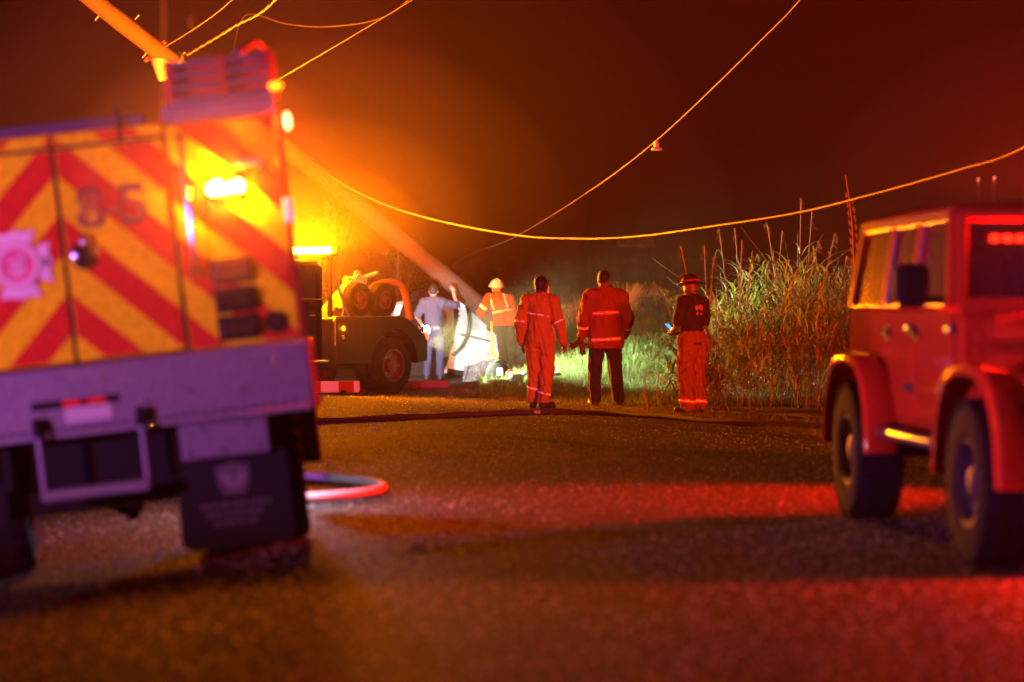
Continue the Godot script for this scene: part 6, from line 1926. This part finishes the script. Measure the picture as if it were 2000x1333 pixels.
	tag(part("dry_stems", dry, M.blade_mix), "pale dry stems standing along the wire fence", "dry grass", "", "stuff")
	var ds := thing("dead_shrub", "pale dead shrub leaning behind the red turnout coat", "shrub", Vector3(2.05, land(2.05, -25.6), -25.6))
	var tw := mb()
	for i in 130:
		var a := rng.randfn(0.2, 0.35)
		var h := rng.randf_range(0.35, 0.78)
		tw.tube([Vector3(rng.randfn(0, 0.05), 0.0, 0), Vector3(sin(a) * h * 0.3 - 0.02, h * 0.6, rng.randfn(0, 0.06)), Vector3(sin(a) * h * 0.75, h, rng.randfn(0, 0.12))], [0.007, 0.005, 0.002], 4, false)
	part("twigs", tw, M.dead_pale, ds)
	part("stem", mb().tube([Vector3(0, -0.1, 0), Vector3(0.02, 0.3, 0)], [0.03, 0.015], 8), M.dead_pale, ds)
	# bushes behind the wreck
	bush(Vector3(0.05, 0.5, -28.6), Vector3(0.55, 0.85, 0.45), 900, Color(0.09, 0.15, 0.025), "yellow-green leafy bush behind the white hard hat")
	bush(Vector3(-1.15, 0.6, -29.6), Vector3(0.75, 1.0, 0.5), 900, Color(0.07, 0.11, 0.022), "dark leafy bush behind the foot of the leaning pole")
	bush(Vector3(-2.5, 0.7, -30.2), Vector3(0.9, 1.35, 0.6), 1100, Color(0.08, 0.10, 0.022), "broad bush behind the tow truck's dolly tyres")
	bush(Vector3(-4.1, 0.7, -31.0), Vector3(0.9, 1.7, 0.6), 900, Color(0.08, 0.09, 0.022), "tall bush behind the tow truck's light bar")
	bush(Vector3(0.75, 0.9, -30.5), Vector3(0.5, 0.45, 0.4), 400, Color(0.09, 0.13, 0.025), "low bush on the bank behind the orange coverall")
	# creeper hanging from the cable
	var hv := thing("hanging_creeper", "thin creeper hanging from the sagging cable above the thicket", "vine", Vector3(4.06, 0, -17.1))
	var line := curve([Vector3(-0.05, 2.95, 0.0), Vector3(0.0, 2.62, 0.0), Vector3(0.03, 2.3, 0.02), Vector3(0.05, 1.95, 0.0), Vector3(0.10, 1.5, 0.0), Vector3(0.12, 0.9, 0.02), Vector3(0.1, 0.05, 0.0)], 6)
	part("stem", mb().tube(line, 0.009, 6), M.stem_tan, hv)
	for i in range(4, line.size(), 1):
		var c: Vector3 = line[i] + Vector3(0.035 * (1 if i % 2 else -1), 0, 0.01)
		part("leaf", mb().blade([c, c + Vector3(0.01, -0.04, 0.01), c + Vector3(0.015, -0.09, 0.0)], 0.02, Vector3(1, 0, 0.2)), M.blade_green, hv)

func leaf(parent: Node3D, at: Vector3, r: float) -> void:
	var l := mb()
	var t := Basis.from_euler(Vector3(rng.randf_range(-0.9, 0.3), rng.randf_range(-0.7, 0.7), rng.randf_range(-0.6, 0.6)))
	l.xf = Transform3D(t, at)
	var rim := [Vector2(0, 0.35), Vector2(0.45, 0.75), Vector2(0.95, 0.55), Vector2(1.0, 0.0), Vector2(0.55, -0.75), Vector2(0, -1.35), Vector2(-0.55, -0.75), Vector2(-1.0, 0.0), Vector2(-0.95, 0.55), Vector2(-0.45, 0.75)]
	for i in rim.size():
		var a: Vector2 = rim[i] * r
		var b: Vector2 = rim[(i + 1) % rim.size()] * r
		l.flat([Vector3(0, 0, 0), Vector3(a.x, a.y, absf(a.x) * 0.35), Vector3(b.x, b.y, absf(b.x) * 0.35)], Vector3(0, 0, 1))
	part("leaf", l, M.vine_leaf, parent)

func grass_stalk(tip: Vector3, lean: float, label: String, group: String) -> void:
	var root := Vector3(tip.x - lean * 0.5, 0, tip.z - 0.05)
	root.y = land(root.x, root.z)
	var o := thing("grass_stalk", label, "grass stalk", root, Vector3.ZERO, group)
	var t := tip - root
	var bend := Vector3(-lean * 0.22, 0.0, 0)
	var mid := t * 0.55 + bend * 0.6
	var line := curve([Vector3.ZERO, mid, t], 6)
	part("stem", mb().tube(line, 0.0075, 6), M.stem_tan, o)
	for i in 6:
		var q: Vector3 = line[3 + i]
		var a := rng.randf() * TAU
		var d := Vector3(cos(a), 0, sin(a) * 0.6)
		part("blade", mb().blade(blade_line(q, d * rng.randf_range(0.5, 1.0), rng.randf_range(0.45, 0.8), rng.randf_range(0.6, 1.1), 7), rng.randf_range(0.009, 0.015), Vector3(-d.z, 0, d.x).normalized()), M.blade_green, o)
	var hd := mb()
	var ax: Vector3 = (line[12] - line[10]).normalized()
	var lush := rng.randf_range(0.5, 1.0)
	for i in 18:
		var q: Vector3 = line[12] - ax * 0.40 * lush * (i / 22.0)
		var a := rng.randf() * TAU
		var d := Vector3(cos(a) + lean * 0.5, 0.5, sin(a)).normalized()
		var ln := lush * rng.randf_range(0.5, 1.2) * (0.04 + 0.09 * (i / 22.0))
		hd.tube([q, q + d * ln * 0.6, q + d * ln + Vector3(0.05 * lean, -0.03 - 0.06 * absf(lean), 0)], [0.0018, 0.0024, 0.0015], 4, false)
	part("seed_head", hd, M.seed_tan, o)

func bush(at: Vector3, size: Vector3, count: int, c: Color, label: String) -> void:
	var o := thing("bush", label, "bush", Vector3(at.x, land(at.x, at.z), at.z))
	var centre := Vector3(0, size.y * 1.0, 0)
	var b := mb()
	for i in 12:
		var a := rng.randf() * TAU
		var e := Vector3(cos(a) * size.x * 0.8, size.y * rng.randf_range(0.9, 1.9), sin(a) * size.z * 0.8)
		b.tube([Vector3(0, -0.1, 0), e * Vector3(0.35, 0.5, 0.35), e], [0.022, 0.014, 0.005], 5, false)
	part("branches", b, M.stem_tan, o)
	var l := mb()
	l.tint = true
	var clumps := []
	for i in 16:
		var d := Vector3(rng.randfn(), rng.randfn(), rng.randfn()).normalized() * pow(rng.randf(), 0.4)
		clumps.append([centre + d * size, rng.randf_range(0.14, 0.3) * size.x])
	for i in count:
		var k: Array = clumps[rng.randi() % clumps.size()]
		var q: Vector3 = k[0] + Vector3(rng.randfn(), rng.randfn(), rng.randfn()) * k[1] * 0.75
		if q.y < 0.02:
			continue
		var d := Vector3(rng.randfn(), rng.randfn() * 0.6 - 0.2, rng.randfn()).normalized()
		var s := d.cross(Vector3.UP).normalized()
		l.col = c * rng.randf_range(0.6, 1.5)
		l.blade([q, q + d * 0.05, q + d * 0.11 + Vector3(0, -0.02, 0)], rng.randf_range(0.022, 0.036), s)
	var fo := part("foliage", l, M.leaf_cloud, o)
	fo.set_meta("kind", "stuff")
